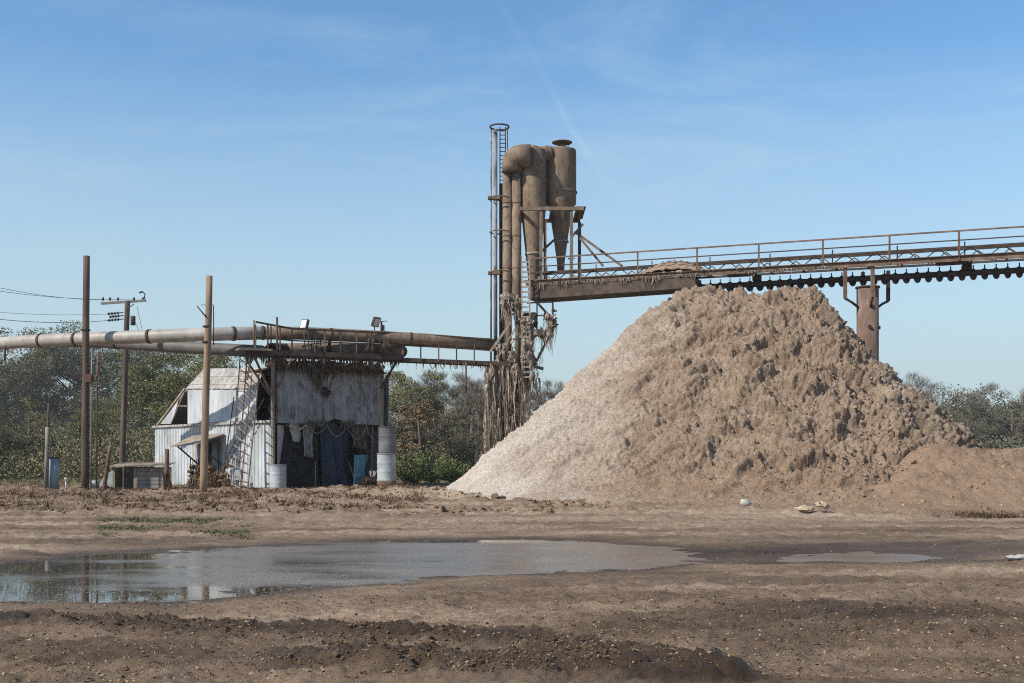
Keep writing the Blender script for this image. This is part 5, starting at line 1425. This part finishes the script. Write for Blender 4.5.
# vapour trail: a band about the great circle through two sky directions
da = Vector(((495 - 512) / F, 1, (HY + 5 - 0) / F)).normalized(); db = Vector(((612 - 512) / F, 1, (HY - 190) / F)).normalized()
nn = da.cross(db).normalized()
dot = N.new('ShaderNodeVectorMath'); dot.operation = 'DOT_PRODUCT'; L.new(tc.outputs['Generated'], dot.inputs[0]); dot.inputs[1].default_value = nn
off = wm('ADD', dot.outputs['Value'], wm('MULTIPLY', wm('SUBTRACT', wn(6, (1, 1, 1)), .5), .02))
band = wr(wm('ABSOLUTE', off, 0), .0, .0055, 1, 0)
sx = N.new('ShaderNodeSeparateXYZ'); L.new(tc.outputs['Generated'], sx.inputs[0])
trail = wm('MULTIPLY', wm('MULTIPLY', band, wm('MULTIPLY', wr(sx.outputs['Z'], .20, .27), wr(sx.outputs['Z'], .42, .30))), wr(wn(14, (1, 1, 1), det=4), .35, .65, .3, 1))
cov = wm('ADD', wm('MULTIPLY', cir, .55), wm('MULTIPLY', trail, .17))
mx = N.new('ShaderNodeMix'); mx.data_type = 'RGBA'; L.new(cov, mx.inputs[0]); L.new(sky.outputs[0], mx.inputs[6]); mx.inputs[7].default_value = (3.6, 4.1, 4.7, 1)
hz = wr(sx.outputs['Z'], .335, .07, 0, .93, False)          # pale air thickening toward the horizon
hm = N.new('ShaderNodeMix'); hm.data_type = 'RGBA'; L.new(hz, hm.inputs[0]); L.new(mx.outputs[2], hm.inputs[6]); hm.inputs[7].default_value = (3.45, 3.68, 3.98, 1)
hv = N.new('ShaderNodeHueSaturation'); hv.inputs['Saturation'].default_value = 1.08
L.new(hm.outputs[2], hv.inputs['Color'])
wb = N.new('ShaderNodeMix'); wb.data_type = 'RGBA'; wb.blend_type = 'MULTIPLY'; wb.inputs[0].default_value = 1; wb.inputs[7].default_value = (.90, 1.04, 1.03, 1)
L.new(hv.outputs[0], wb.inputs[6]); L.new(wb.outputs[2], bg.inputs['Color'])

hmat = bpy.data.materials.new('haze'); hmat.use_nodes = True
ht = hmat.node_tree
for n_ in list(ht.nodes):
    if n_.type != 'OUTPUT_MATERIAL': ht.nodes.remove(n_)
pv = ht.nodes.new('ShaderNodeVolumePrincipled'); pv.inputs['Color'].default_value = (.9, .9, .9, 1); pv.inputs['Density'].default_value = HAZE; pv.inputs['Anisotropy'].default_value = .2
ht.links.new(pv.outputs[0], [n_ for n_ in ht.nodes if n_.type == 'OUTPUT_MATERIAL'][0].inputs['Volume'])
mb = MB(); mb.box((0, 0, 8.5), (3400, 0, 0), (0, 3400, 0), (0, 0, 19))
tag(mb.build('haze', hmat), 'thin pale air haze over the whole yard', 'haze', kind='stuff')
sl = bpy.data.lights.new('sun', 'SUN'); sl.energy = 5.0; sl.angle = rad(.53); sl.color = (1, .94, .855)
so = bpy.data.objects.new('sun', sl); COL.objects.link(so); so.rotation_euler = TOSUN.to_track_quat('Z', 'Y').to_euler(); so.location = TOSUN * 100

cam = bpy.data.cameras.new('camera'); co = bpy.data.objects.new('camera', cam); COL.objects.link(co)
co.location = (0, 0, CH); co.rotation_euler = (rad(90), 0, 0)
cam.sensor_width = 36; cam.sensor_fit = 'HORIZONTAL'; cam.lens = F * 36 / 1024
cam.shift_y = (HY - 341.5) / 1024
cam.clip_end = 5000; cam.clip_start = .1
scene.camera = co
vs_ = scene.view_settings
vs_.view_transform = 'Standard'; vs_.look = 'None'; vs_.exposure = .2; vs_.gamma = 1
scene.render.engine = 'CYCLES'; scene.cycles.use_denoising = False; scene.cycles.filter_width = 1.1
scene.render.resolution_x = 1024; scene.render.resolution_y = 683
